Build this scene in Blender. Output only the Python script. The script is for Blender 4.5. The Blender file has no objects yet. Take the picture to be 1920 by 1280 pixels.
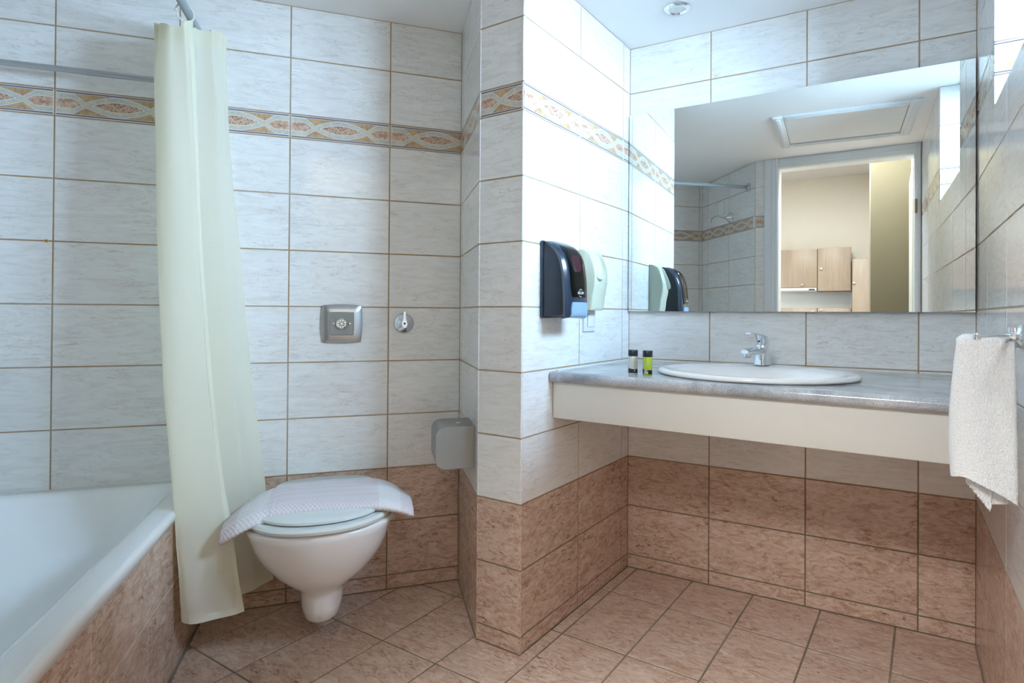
import bpy, bmesh, math, random
from mathutils import Vector, Matrix, noise
random.seed(7)
sc = bpy.context.scene
COL = sc.collection
S = 0.203                                   # one wall-tile row, metres

# ------------------------------------------------------------------ camera
YAW, PITCH, ROLL = 0.5622, 0.0062, 0.0065
F, CX, CY = 1101.6, 1046.23, 582.35
fw = Vector((-math.sin(YAW), math.cos(YAW), 0)); rt = Vector((math.cos(YAW), math.sin(YAW), 0)); up = Vector((0, 0, 1))
fw2 = fw*math.cos(PITCH) + up*math.sin(PITCH); up2 = up*math.cos(PITCH) - fw*math.sin(PITCH)
rt3 = rt*math.cos(ROLL) + up2*math.sin(ROLL); up3 = up2*math.cos(ROLL) - rt*math.sin(ROLL)
cam = bpy.data.cameras.new('camera'); camo = bpy.data.objects.new('camera', cam); COL.objects.link(camo)
cam.sensor_width = 36; cam.lens = F/1920*36; cam.clip_start = 0.01
cam.shift_x = (960-CX)/1920; cam.shift_y = (CY-640)/1920
m = Matrix((rt3, up3, -fw2)).transposed().to_4x4(); m.translation = (0, 0, 5.1543*S)
camo.matrix_world = m
sc.camera = camo
# ------------------------------------------------------------------ world, exposure
W = bpy.data.worlds.new('sky'); sc.world = W; W.use_nodes = True
bgn = W.node_tree.nodes['Background']; bgn.inputs[0].default_value = (0.49, 0.72, 1.0, 1); bgn.inputs[1].default_value = 35.0
sc.view_settings.view_transform = 'Standard'; sc.view_settings.look = 'None'; sc.view_settings.gamma = 1.0
sc.view_settings.use_curve_mapping = False; sc.view_settings.exposure = 1.52
sc.cycles.max_bounces = 8; sc.cycles.diffuse_bounces = 7; sc.cycles.glossy_bounces = 4
sc.cycles.sample_clamp_indirect = 6.0
sc.cycles.caustics_reflective = False; sc.cycles.caustics_refractive = False
sc.cycles.use_denoising = True; sc.cycles.use_adaptive_sampling = True; sc.cycles.adaptive_threshold = 0.06; sc.cycles.adaptive_min_samples = 20

# ------------------------------------------------------------------ plan of the room
PA = Vector((-1.5652, 1.7594)); PHI = 0.8941
U = Vector((-math.cos(PHI), -math.sin(PHI))); NA = Vector((math.sin(PHI), -math.cos(PHI)))
KX, KY, KW = -1.0577, 1.4714, 0.1723
K1 = Vector((KX, KY)); K0 = Vector((KX-KW, KY)); B0 = Vector((KX, 2.2332))
C2 = 0.0640; BD = Vector((math.cos(C2), math.sin(C2))); NB = Vector((math.sin(C2), -math.cos(C2)))
BW = 1.1920; B4 = B0 + BD*BW
CK = 0.0365; CD = Vector((-CK, 1)).normalized(); NC = Vector((-CD.y, CD.x))
ZC = 10.624*S
CP = 1.7127*S                               # tile column pitch
ZR = [v*S for v in (0, .2649, 1.2649, 2.2649, 3.2649, 4.2649, 5.2649, 6.2649, 7.2649, 8.2649, 8.6957, 9.6957, 10.624)]
NSH, ABATH, AAPR = 1.618, 1.6226, 0.880     # shower wall distance, bath wall and tub apron position along the toilet wall
Q2 = PA + U*0.809 + NA*NSH; Q = PA + U*ABATH + NA*NSH; Q3 = PA + U*ABATH
DDIR = BD.copy()
_t = ((Q2-B4).x*(-DDIR.y) - (Q2-B4).y*(-DDIR.x))
def isect(p, d, q, e):
    den = d.x*e.y-d.y*e.x; t = ((q.x-p.x)*e.y-(q.y-p.y)*e.x)/den; return p+d*t
C5 = isect(Q2, DDIR, B4, CD)                # corner of door wall and right wall
CL = (B4-C5).length
def A(a, n=0, z=0): v = PA+U*a+NA*n; return Vector((v.x, v.y, z))
def frame(o, d, z=0):                        # local x along d, y = left normal of d, z up
    d = d.normalized(); M = Matrix(((d.x, -d.y, 0, o.x), (d.y, d.x, 0, o.y), (0, 0, 1, z), (0, 0, 0, 1))); return M

# ------------------------------------------------------------------ light through the two window openings (sampling portals)
def portal(loc, rot, sx, sy):
    l = bpy.data.lights.new('window_portal', 'AREA'); l.shape = 'RECTANGLE'; l.size = sx; l.size_y = sy; l.energy = 1
    l.cycles.is_portal = True; o = bpy.data.objects.new('window_portal', l); COL.objects.link(o); o.location = loc; o.rotation_euler = rot
WC0, WC1, WZ0 = CL-1.11, CL-0.408, 1.60      # bathroom window opening along right wall and its sill height
REV = 0.24

# ------------------------------------------------------------------ material helpers
def mat(name):
    m = bpy.data.materials.new(name); m.use_nodes = True; nt = m.node_tree; return m, nt, nt.nodes['Principled BSDF']
def nd(nt, t, ins=None, **kw):
    n = nt.nodes.new(t)
    for k, v in kw.items(): setattr(n, k, v)
    for k, v in (ins or {}).items():
        if hasattr(v, 'is_output'): nt.links.new(v, n.inputs[k])
        else: n.inputs[k].default_value = v
    return n
def mth(nt, op, a, b=None, c=None, clamp=False):
    n = nt.nodes.new('ShaderNodeMath'); n.operation = op; n.use_clamp = clamp
    for i, v in enumerate((a, b, c)):
        if v is None: continue
        if hasattr(v, 'is_output'): nt.links.new(v, n.inputs[i])
        else: n.inputs[i].default_value = v
    return n.outputs[0]
def mix(nt, f, a, b, blend='MIX'):
    n = nt.nodes.new('ShaderNodeMix'); n.data_type = 'RGBA'; n.blend_type = blend
    for i, v in ((0, f), (6, a), (7, b)):
        if hasattr(v, 'is_output'): nt.links.new(v, n.inputs[i])
        elif i == 0: n.inputs[0].default_value = v
        else: n.inputs[i].default_value = (*v, 1)
    return n.outputs[2]
def ramp(nt, f, pts):
    n = nt.nodes.new('ShaderNodeValToRGB'); nt.links.new(f, n.inputs[0]); e = n.color_ramp.elements
    while len(e) < len(pts): e.new(0.5)
    for el, (p, c) in zip(e, pts): el.position = p; el.color = (*c, 1) if isinstance(c, tuple) else (c, c, c, 1)
    return n.outputs[0]
def plain(name, col, rough=.4, metal=0, spec=.5, bump=0, bscale=200, coat=0, alpha=None):
    m, nt, b = mat(name); b.inputs['Base Color'].default_value = (*col, 1); b.inputs['Roughness'].default_value = rough
    b.inputs['Metallic'].default_value = metal; b.inputs['Specular IOR Level'].default_value = spec; b.inputs['Coat Weight'].default_value = coat
    tc = nd(nt, 'ShaderNodeTexCoord'); n = nd(nt, 'ShaderNodeTexNoise', {'Vector': tc.outputs['Object'], 'Scale': bscale*.1, 'Detail': 3.0})
    c = mix(nt, mth(nt, 'MULTIPLY', n.outputs[0], .12), col, tuple(x*.75 for x in col)); nt.links.new(c, b.inputs['Base Color'])
    if bump:
        n2 = nd(nt, 'ShaderNodeTexNoise', {'Vector': tc.outputs['Object'], 'Scale': bscale, 'Detail': 4.0})
        bp = nd(nt, 'ShaderNodeBump', {'Height': n2.outputs[0], 'Strength': bump, 'Distance': .002}); nt.links.new(bp.outputs[0], b.inputs['Normal'])
    return m
def tile_mat(name, cols, vein, va, rough, flat=False, stretch=(7, 34), fleck=.6, bump=.02, rg=.66):
    m, nt, b = mat(name)
    tc = nd(nt, 'ShaderNodeTexCoord'); oi = nd(nt, 'ShaderNodeObjectInfo')
    r = nd(nt, 'ShaderNodeVectorMath', {0: (31.7, 17.3, 23.9), 'Scale': oi.outputs['Random']}, operation='SCALE')
    co = nd(nt, 'ShaderNodeVectorMath', {0: tc.outputs['Object'], 1: r.outputs[0]}, operation='ADD')
    ax = (0, 0, math.radians(28)) if flat else (0, math.radians(14), 0)
    sc_ = (stretch[0], stretch[1], 5) if flat else (stretch[0], 5, stretch[1])
    mp = nd(nt, 'ShaderNodeMapping', {'Vector': co.outputs[0], 'Rotation': ax, 'Scale': sc_})
    mp2 = nd(nt, 'ShaderNodeMapping', {'Vector': co.outputs[0], 'Rotation': tuple(-2.2*x for x in ax), 'Scale': tuple(x*1.3 for x in sc_)})
    n1 = nd(nt, 'ShaderNodeTexNoise', {'Vector': mp.outputs[0], 'Scale': 1.0, 'Detail': 8.0, 'Roughness': rg, 'Distortion': 1.4})
    n2 = nd(nt, 'ShaderNodeTexNoise', {'Vector': co.outputs[0], 'Scale': 9.0, 'Detail': 3.0})
    n3 = nd(nt, 'ShaderNodeTexNoise', {'Vector': mp2.outputs[0], 'Scale': .55, 'Detail': 4.0, 'Roughness': .55, 'Distortion': 2.2})
    n4 = nd(nt, 'ShaderNodeTexNoise', {'Vector': mp.outputs[0], 'Scale': 2.3, 'Detail': 5.0, 'Roughness': .7, 'Distortion': .6})
    base = ramp(nt, n1.outputs[0], [(.34, cols[0]), (.50, cols[1]), (.66, cols[2])])
    line = mth(nt, 'SUBTRACT', 1.0, mth(nt, 'MULTIPLY', mth(nt, 'ABSOLUTE', mth(nt, 'SUBTRACT', n3.outputs[0], .5)), 85), clamp=True)
    patch = mth(nt, 'MULTIPLY', mth(nt, 'SUBTRACT', n2.outputs[0], .42), 6, clamp=True)
    fl = mth(nt, 'MULTIPLY', mth(nt, 'SUBTRACT', n4.outputs[0], .57), 12, clamp=True)
    k = mth(nt, 'MAXIMUM', mth(nt, 'MULTIPLY', line, patch), mth(nt, 'MULTIPLY', mth(nt, 'MULTIPLY', fl, patch), fleck))
    c = mix(nt, mth(nt, 'MULTIPLY', k, va), base, vein)
    br = mth(nt, 'ADD', .965, mth(nt, 'MULTIPLY', oi.outputs['Random'], .06))
    c2 = nd(nt, 'ShaderNodeVectorMath', {0: c, 'Scale': br}, operation='SCALE')
    nt.links.new(c2.outputs[0], b.inputs['Base Color']); b.inputs['Roughness'].default_value = rough
    if bump:
        bp = nd(nt, 'ShaderNodeBump', {'Height': n1.outputs[0], 'Strength': bump, 'Distance': .002}); nt.links.new(bp.outputs[0], b.inputs['Normal'])
    return m
M = {}
M['white_tile'] = tile_mat('white_tile', ((.73, .71, .675), (.805, .795, .775), (.845, .84, .825)), (.40, .27, .18), .55, .10, fleck=.5, stretch=(8, 46), bump=.012)
M['pink_tile'] = tile_mat('pink_tile', ((.40, .235, .155), (.605, .435, .34), (.73, .59, .50)), (.20, .07, .028), .9, .20, stretch=(17, 46), fleck=1.0, rg=.74)
M['floor_tile'] = tile_mat('floor_tile', ((.40, .235, .155), (.605, .435, .34), (.73, .59, .50)), (.20, .07, .028), .9, .28, flat=True, stretch=(18, 42), fleck=1.0, rg=.74)
def grout_mat(name, a, b_, low=None):
    m, nt, b = mat(name); tc = nd(nt, 'ShaderNodeTexCoord')
    n = nd(nt, 'ShaderNodeTexNoise', {'Vector': tc.outputs['Object'], 'Scale': 3.5, 'Detail': 5.0, 'Roughness': .7})
    c = ramp(nt, n.outputs[0], [(.38, a), (.62, b_)])
    if low:                                   # joints are darker between the rose tiles
        sp = nd(nt, 'ShaderNodeSeparateXYZ', {0: tc.outputs['Object']}); c = mix(nt, mth(nt, 'LESS_THAN', sp.outputs[2], 2.262*S), c, low)
    nt.links.new(c, b.inputs['Base Color']); b.inputs['Roughness'].default_value = .85; return m
M['grout'] = grout_mat('grout', (.38, .235, .115), (.42, .35, .27), (.20, .155, .10))
M['pale_grout'] = grout_mat('pale_grout', (.50, .44, .38), (.62, .57, .52))
M['floor_grout'] = grout_mat('floor_grout', (.17, .125, .08), (.30, .25, .19))
def band_mat():
    m, nt, b = mat('border_band'); w, h = CP, ZR[10]-ZR[9]
    tc = nd(nt, 'ShaderNodeTexCoord'); sp = nd(nt, 'ShaderNodeSeparateXYZ', {0: tc.outputs['Object']})
    X = mth(nt, 'ABSOLUTE', mth(nt, 'DIVIDE', sp.outputs[0], w)); Z = mth(nt, 'ABSOLUTE', mth(nt, 'DIVIDE', sp.outputs[2], h))   # 0..0.5
    # ribbon height: eye inside |x|<.26, hexagon outside
    xe = mth(nt, 'DIVIDE', X, .26)
    eye = mth(nt, 'MULTIPLY', .285, mth(nt, 'SUBTRACT', 1.0, mth(nt, 'POWER', xe, 1.8)))
    hexa = mth(nt, 'MINIMUM', .275, mth(nt, 'MULTIPLY', mth(nt, 'SUBTRACT', X, .26), 3.0))
    ins = mth(nt, 'LESS_THAN', X, .26)
    H = mth(nt, 'ADD', mth(nt, 'MULTIPLY', eye, ins), mth(nt, 'MULTIPLY', hexa, mth(nt, 'SUBTRACT', 1.0, ins)))
    d = mth(nt, 'SUBTRACT', Z, H); ad = mth(nt, 'ABSOLUTE', d)
    n1 = nd(nt, 'ShaderNodeTexNoise', {'Vector': tc.outputs['Object'], 'Scale': 130.0, 'Detail': 6.0, 'Roughness': .75})
    n2 = nd(nt, 'ShaderNodeTexNoise', {'Vector': tc.outputs['Object'], 'Scale': 45.0, 'Detail': 5.0, 'Distortion': 1.5})
    speck = ramp(nt, n1.outputs[0], [(.36, (.10, .085, .09)), (.46, (.46, .24, .13)), (.55, (.66, .52, .43)), (.66, (.50, .27, .16))])
    hexc = ramp(nt, n2.outputs[0], [(.3, (.36, .19, .13)), (.5, (.58, .37, .26)), (.7, (.68, .55, .45))])
    fill = mix(nt, ins, hexc, speck)
    och = ramp(nt, n2.outputs[0], [(.3, (.40, .23, .12)), (.6, (.58, .40, .23))])
    rib = ramp(nt, n2.outputs[0], [(.35, (.47, .49, .44)), (.6, (.66, .61, .48))])
    c = mix(nt, mth(nt, 'GREATER_THAN', d, 0.0), fill, och)
    c = mix(nt, mth(nt, 'LESS_THAN', ad, .098), c, (.80, .79, .76))
    c = mix(nt, mth(nt, 'LESS_THAN', ad, .062), c, rib)
    c = mix(nt, mth(nt, 'MULTIPLY', mth(nt, 'LESS_THAN', mth(nt, 'ABSOLUTE', mth(nt, 'SUBTRACT', ad, .064)), .010), .55), c, (.30, .28, .26))
    c = mix(nt, mth(nt, 'GREATER_THAN', Z, .375), c, (.78, .77, .74))
    c = mix(nt, mth(nt, 'LESS_THAN', mth(nt, 'ABSOLUTE', mth(nt, 'SUBTRACT', Z, .425)), .021), c, (.13, .09, .13))
    c = mix(nt, mth(nt, 'LESS_THAN', mth(nt, 'ABSOLUTE', mth(nt, 'SUBTRACT', Z, .383)), .008), c, (.42, .42, .50))
    c = mix(nt, mth(nt, 'GREATER_THAN', X, .488), c, (.80, .78, .74))
    nt.links.new(c, b.inputs['Base Color']); b.inputs['Roughness'].default_value = .12; return m
M['band_tile'] = band_mat()
M['ceiling'] = plain('ceiling_paint', (.87, .875, .87), .75, bump=.05, bscale=120)
M['enamel'] = plain('white_enamel', (.87, .885, .88), .10, coat=.3)
M['ceramic'] = plain('white_ceramic', (.86, .855, .85), .10, coat=.3)
M['seat'] = plain('white_seat_plastic', (.74, .78, .76), .18)
M['chrome'] = plain('chrome', (.80, .83, .86), .09, metal=1)
M['steel'] = plain('brushed_steel', (.52, .535, .545), .34, metal=1)
M['grey_steel'] = plain('grey_coated_steel', (.29, .29, .275), .42, metal=.25)
M['dark'] = plain('dark_gap', (.03, .03, .03), .6)
M['cream_board'] = plain('cream_board', (.70, .685, .635), .32)
M['cream_plastic'] = plain('cream_plastic', (.60, .63, .50), .30)
M['white_plastic'] = plain('white_plastic', (.78, .79, .80), .30)
M['black_plastic'] = plain('black_plastic', (.012, .018, .030), .28)
M['navy_plastic'] = plain('smoky_plastic', (.016, .030, .055), .22, coat=.4)
M['blue_plastic'] = plain('blue_button_plastic', (.27, .42, .58), .35)
M['blue_dot'] = plain('blue_enamel', (.01, .015, .12), .3)
M['pink_soap'] = plain('pink_soap', (.55, .10, .16), .3)
M['rod_grey'] = plain('grey_painted_tube', (.34, .40, .43), .38)
M['rod_white'] = plain('pale_tube', (.30, .37, .40), .35)
M['ring'] = plain('cream_ring_plastic', (.80, .76, .66), .35)
M['paint_white'] = plain('white_gloss_paint', (.78, .81, .83), .28)
M['kwall'] = plain('cream_wall_paint', (.63, .59, .52), .8, bump=.05)
M['shade_olive'] = plain('olive_darkened_for_shade', (.128, .113, .072), .8, bump=.05)  # the pier's shade is put into this dark olive
M['kceil'] = plain('kitchen_ceiling_paint', (.62, .61, .60), .8)
M['kfloor'] = plain('kitchen_floor', (.45, .36, .28), .5)
M['door_paint'] = plain('grey_door_paint', (.38, .38, .33), .45)
M['brass'] = plain('brass', (.35, .26, .12), .35, metal=1)
M['orange'] = plain('yellow_plug_plastic', (.62, .33, .06), .4)
M['brown_gap'] = plain('brown_wood_gap', (.30, .16, .06), .7)
M['bar_code'] = plain('label_white', (.78, .78, .80), .4)
M['caulk'] = plain('white_sealant', (.72, .72, .70), .5)
def wood():
    m, nt, b = mat('pale_beech'); tc = nd(nt, 'ShaderNodeTexCoord'); mp = nd(nt, 'ShaderNodeMapping', {'Vector': tc.outputs['Object'], 'Scale': (60, 60, 3)})
    n = nd(nt, 'ShaderNodeTexNoise', {'Vector': mp.outputs[0], 'Scale': 1.0, 'Detail': 5.0, 'Distortion': .6})
    nt.links.new(ramp(nt, n.outputs[0], [(.3, (.25, .185, .13)), (.7, (.305, .235, .17))]), b.inputs['Base Color']); b.inputs['Roughness'].default_value = .45; return m
M['wood'] = wood()
def marble():
    m, nt, b = mat('grey_marble'); tc = nd(nt, 'ShaderNodeTexCoord')
    n = nd(nt, 'ShaderNodeTexNoise', {'Vector': tc.outputs['Object'], 'Scale': 6.0, 'Detail': 8.0, 'Roughness': .62, 'Distortion': .8})
    n2 = nd(nt, 'ShaderNodeTexNoise', {'Vector': tc.outputs['Object'], 'Scale': 420.0, 'Detail': 3.0})
    a = ramp(nt, n.outputs[0], [(.30, (.23, .25, .285)), (.48, (.45, .475, .505)), (.70, (.66, .685, .71))])
    g = ramp(nt, n2.outputs[0], [(.35, (.55, .55, .57)), (.62, (1.18, 1.18, 1.18))])
    nt.links.new(mix(nt, .75, a, g, 'MULTIPLY'), b.inputs['Base Color']); b.inputs['Roughness'].default_value = .16; return m
M['marble'] = marble()
def fabric(name, col, trans, weave=900, tw=.5, bump=.25):
    m, nt, b = mat(name); out = nt.nodes['Material Output']; tc = nd(nt, 'ShaderNodeTexCoord')
    n = nd(nt, 'ShaderNodeTexNoise', {'Vector': tc.outputs['Object'], 'Scale': 14.0, 'Detail': 3.0})
    n2 = nd(nt, 'ShaderNodeTexNoise', {'Vector': tc.outputs['Object'], 'Scale': float(weave), 'Detail': 2.0})
    c = mix(nt, mth(nt, 'MULTIPLY', n.outputs[0], .25), col, tuple(x*.93 for x in col))
    bp = nd(nt, 'ShaderNodeBump', {'Height': n2.outputs[0], 'Strength': bump, 'Distance': .001})
    d = nd(nt, 'ShaderNodeBsdfDiffuse', {'Color': c, 'Normal': bp.outputs[0]}); t = nd(nt, 'ShaderNodeBsdfTranslucent', {'Color': (*trans, 1), 'Normal': bp.outputs[0]})
    mx = nd(nt, 'ShaderNodeMixShader', {0: tw, 1: d.outputs[0], 2: t.outputs[0]}); nt.links.new(mx.outputs[0], out.inputs[0]); return m
M['curtain'] = fabric('pale_yellow_curtain', (.93, .905, .81), (.94, .905, .70), tw=.50)
M['curtain_hem'] = fabric('curtain_hem', (.92, .91, .78), (.88, .86, .62), tw=.34)
M['towel'] = fabric('white_terry', (.90, .91, .92), (.8, .8, .8), weave=420, tw=.10, bump=.9)
def mat_fabric():
    m, nt, b = mat('pink_knit_mat'); tc = nd(nt, 'ShaderNodeTexCoord'); sp = nd(nt, 'ShaderNodeSeparateXYZ', {0: tc.outputs['UV']})
    a = mth(nt, 'SINE', mth(nt, 'MULTIPLY', sp.outputs[0], 330.0)); c = mth(nt, 'SINE', mth(nt, 'MULTIPLY', sp.outputs[1], 130.0))
    k = mth(nt, 'ADD', .5, mth(nt, 'MULTIPLY', mth(nt, 'MULTIPLY', a, c), .5))
    e = mth(nt, 'ABSOLUTE', mth(nt, 'SUBTRACT', sp.outputs[0], .5))
    bandw = mth(nt, 'MULTIPLY', mth(nt, 'GREATER_THAN', e, .27), mth(nt, 'LESS_THAN', e, .40))
    k2 = mth(nt, 'MULTIPLY', k, mth(nt, 'SUBTRACT', 1.0, mth(nt, 'MULTIPLY', bandw, .9)))
    nt.links.new(mix(nt, k2, (.80, .78, .785), (.70, .585, .615)), b.inputs['Base Color']); b.inputs['Roughness'].default_value = .95
    bp = nd(nt, 'ShaderNodeBump', {'Height': k, 'Strength': .7, 'Distance': .002}); nt.links.new(bp.outputs[0], b.inputs['Normal']); return m
M['bath_mat'] = mat_fabric()
def mirror_mat():
    m, nt, b = mat('mirror_silver'); b.inputs['Metallic'].default_value = 1; b.inputs['Roughness'].default_value = .004
    tc = nd(nt, 'ShaderNodeTexCoord'); n = nd(nt, 'ShaderNodeTexNoise', {'Vector': tc.outputs['Object'], 'Scale': 2.0})
    nt.links.new(mix(nt, n.outputs[0], (.90, .94, .92), (.91, .945, .925)), b.inputs['Base Color']); return m
M['mirror'] = mirror_mat()
def clear(name, tint, gl=.12, rough=.02):
    m, nt, b = mat(name); out = nt.nodes['Material Output']; fr = nd(nt, 'ShaderNodeFresnel', {0: 1.45})
    t = nd(nt, 'ShaderNodeBsdfTransparent', {0: (*tint, 1)}); g = nd(nt, 'ShaderNodeBsdfGlossy', {'Roughness': rough})
    mx = nd(nt, 'ShaderNodeMixShader', {0: fr.outputs[0], 1: t.outputs[0], 2: g.outputs[0]}); nt.links.new(mx.outputs[0], out.inputs[0]); return m
M['glass'] = clear('window_glass', (.96, .98, .98))
M['smoke_glass'] = clear('smoked_window', (.34, .36, .40), rough=.05)
def lampmat():
    m, nt, b = mat('lamp_lens'); b.inputs['Base Color'].default_value = (.75, .77, .78, 1); b.inputs['Roughness'].default_value = .3
    tc = nd(nt, 'ShaderNodeTexCoord'); n = nd(nt, 'ShaderNodeTexVoronoi', {'Vector': tc.outputs['Object'], 'Scale': 90.0})
    bp = nd(nt, 'ShaderNodeBump', {'Height': n.outputs[0], 'Strength': .6, 'Distance': .003}); nt.links.new(bp.outputs[0], b.inputs['Normal']); return m
M['lens'] = lampmat()
def bottle_liquid(name, col, rough=.12):
    m, nt, b = mat(name); tc = nd(nt, 'ShaderNodeTexCoord'); n = nd(nt, 'ShaderNodeTexNoise', {'Vector': tc.outputs['Object'], 'Scale': 40.0})
    nt.links.new(mix(nt, n.outputs[0], col, tuple(x*.85 for x in col)), b.inputs['Base Color']); b.inputs['Roughness'].default_value = rough
    b.inputs['Subsurface Weight'].default_value = .0; b.inputs['Coat Weight'].default_value = .6; return m
M['green_liquid'] = bottle_liquid('lime_liquid', (.42, .55, .03)); M['clear_liquid'] = bottle_liquid('milky_liquid', (.58, .64, .62))
M['tree_print'] = plain('beige_print', (.62, .45, .33), .5)

# ------------------------------------------------------------------ mesh helpers
def link(name, me, m, parent=None, mw=None, smooth=False):
    o = bpy.data.objects.new(name, me); COL.objects.link(o)
    if m and not me.materials: me.materials.append(m)
    if parent: o.parent = parent
    if mw is not None: o.matrix_local = mw if isinstance(mw, Matrix) else Matrix.Translation(mw)
    if smooth: me.polygons.foreach_set('use_smooth', [True]*len(me.polygons))
    return o
def frombm(name, bm, m, parent=None, mw=None, smooth=False, recalc=True):
    if recalc: bmesh.ops.recalc_face_normals(bm, faces=bm.faces)
    me = bpy.data.meshes.new(name); bm.to_mesh(me); bm.free(); o = link(name, me, m, parent, mw, smooth)
    if smooth: sharp(o)
    return o
def sharp(o, ang=40):
    try: o.data.set_sharp_from_angle(angle=math.radians(ang))
    except Exception: pass
def tag(o, label=None, cat=None, group=None, kind=None):
    if label: o['label'] = label
    if cat: o['category'] = cat
    if group: o['group'] = group
    if kind: o['kind'] = kind
    return o
def thing(name, mw, label, cat, group=None):
    o = bpy.data.objects.new(name, None); COL.objects.link(o); o.empty_display_size = .05
    o.matrix_world = mw if isinstance(mw, Matrix) else Matrix.Translation(mw); return tag(o, label, cat, group)
def box(name, lo, hi, m, parent=None, mw=None, bev=0, seg=2):
    bm = bmesh.new(); bmesh.ops.create_cube(bm, size=1)
    for v in bm.verts: v.co = Vector([lo[i]+(hi[i]-lo[i])*(v.co[i]+.5) for i in range(3)])
    if bev: bmesh.ops.bevel(bm, geom=list(bm.edges), offset=bev, segments=seg, affect='EDGES', profile=.5)
    return frombm(name, bm, m, parent, mw, smooth=bool(bev))
def prism(name, poly, z0, z1, m, parent=None, mw=None, bev=0, axis='z'):
    bm = bmesh.new(); a = [bm.verts.new((x, y, z0)) for x, y in poly]; b = [bm.verts.new((x, y, z1)) for x, y in poly]; n = len(poly)
    bm.faces.new(a[::-1]); top = bm.faces.new(b)
    for i in range(n): bm.faces.new((a[i], a[(i+1) % n], b[(i+1) % n], b[i]))
    if axis == 'x':                                                  # outline given in (y, z), extruded along x
        for v in bm.verts: v.co = Vector((v.co.z, v.co.x, v.co.y))
    if bev: bmesh.ops.bevel(bm, geom=[e for e in bm.edges if e.is_manifold and e.calc_face_angle(0) > .8], offset=bev, segments=2, affect='EDGES')
    return frombm(name, bm, m, parent, mw, smooth=True)
def loft(name, rings, m, parent=None, mw=None, cap=(True, True), closed=True, smooth=True, ang=40):
    bm = bmesh.new(); R = [[bm.verts.new(p) for p in r] for r in rings]; n = len(R[0])
    for i in range(len(R)-1):
        for j in range(n if closed else n-1):
            bm.faces.new((R[i][j], R[i][(j+1) % n], R[i+1][(j+1) % n], R[i+1][j]))
    if cap[0]: bm.faces.new(R[0][::-1])
    if cap[1]: bm.faces.new(R[-1])
    if closed: bmesh.ops.recalc_face_normals(bm, faces=bm.faces)
    me = bpy.data.meshes.new(name); bm.to_mesh(me); bm.free(); o = link(name, me, m, parent, mw, smooth); sharp(o, ang); return o
def lathe(name, prof, m, parent=None, mw=None, n=32, axis='z', ang=40):
    rings = []
    for r, z in prof:
        ring = []
        for k in range(n):
            t = 2*math.pi*k/n; p = (r*math.cos(t), r*math.sin(t), z)
            if axis == 'y': p = (p[0], z, p[1])
            if axis == 'x': p = (z, p[0], p[1])
            ring.append(p)
        rings.append(ring)
    return loft(name, rings, m, parent, mw, ang=ang)
def tube(name, pts, r, m, parent=None, mw=None, n=14, cap=True):
    pts = [Vector(p) for p in pts]; rs = r if isinstance(r, (list, tuple)) else [r]*len(pts); rings = []
    t0 = (pts[1]-pts[0]).normalized(); nrm = t0.orthogonal().normalized()
    for i, p in enumerate(pts):
        t = (pts[min(i+1, len(pts)-1)]-pts[max(i-1, 0)]).normalized(); nrm = (nrm - t*nrm.dot(t)).normalized(); bn = t.cross(nrm)
        rings.append([p+(nrm*math.cos(2*math.pi*k/n)+bn*math.sin(2*math.pi*k/n))*rs[i] for k in range(n)])
    return loft(name, rings, m, parent, mw, cap=(cap, cap))
def grid(name, f, nu, nv, m, parent=None, mw=None, solid=0, uv=False):
    bm = bmesh.new(); V = [[bm.verts.new(f(i/(nu-1), j/(nv-1))) for j in range(nv)] for i in range(nu)]
    l = bm.loops.layers.uv.new('UVMap') if uv else None
    for i in range(nu-1):
        for j in range(nv-1):
            fc = bm.faces.new((V[i][j], V[i+1][j], V[i+1][j+1], V[i][j+1]))
            if l:
                for lp, (a, b) in zip(fc.loops, ((i, j), (i+1, j), (i+1, j+1), (i, j+1))): lp[l].uv = (a/(nu-1), b/(nv-1))
    me = bpy.data.meshes.new(name); bm.to_mesh(me); bm.free(); o = link(name, me, m, parent, mw, True)
    if solid:
        s = o.modifiers.new('thickness', 'SOLIDIFY'); s.thickness = solid; s.offset = 0
    return o
def rrect(w, h, r, n=6, cx=0, cy=0, rs=None):
    pts = []; rs = rs or (r, r, r, r)
    for k, (sx, sy) in enumerate(((1, 1), (-1, 1), (-1, -1), (1, -1))):
        rr = rs[k]
        for i in range(n+1):
            t = math.pi/2*k + math.pi/2*i/n; pts.append((cx+sx*(w/2-rr)+rr*math.cos(t), cy+sy*(h/2-rr)+rr*math.sin(t)))
    return pts

# ------------------------------------------------------------------ tiles
TCACHE = {}
def tile_mesh(x0, x1, z0, z1, t=.0010, b=.0006, key=''):
    k = (round(x0, 4), round(x1, 4), round(z0, 4), round(z1, 4), key)
    if k in TCACHE: return TCACHE[k]
    v = []
    for y, d in ((-.004, 0), (t-b, 0), (t, b)): v += [(x0+d, y, z0+d), (x1-d, y, z0+d), (x1-d, y, z1-d), (x0+d, y, z1-d)]
    f = [(8, 9, 10, 11)]
    for i in range(4):
        j = (i+1) % 4; f += [(i, j, 4+j, 4+i), (4+i, 4+j, 8+j, 8+i)]
    f.append((3, 2, 1, 0))
    f = [tuple(reversed(q)) for q in f]
    me = bpy.data.meshes.new('tile'); me.from_pydata(v, [], f); TCACHE[k] = me; return me
def subtract(r, op):
    x0, x1, z0, z1 = r; a0, a1, c0, c1 = op
    if a0 >= x1 or a1 <= x0 or c0 >= z1 or c1 <= z0: return [r]
    out = []
    if a0 > x0+.004: out.append((x0, a0, z0, z1))
    if a1 < x1-.004: out.append((a1, x1, z0, z1))
    m0, m1 = max(x0, a0), min(x1, a1)
    if c0 > z0+.004: out.append((m0, m1, z0, c0))
    if c1 < z1-.004: out.append((m0, m1, c1, z1))
    return out
GAP = .0046
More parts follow.
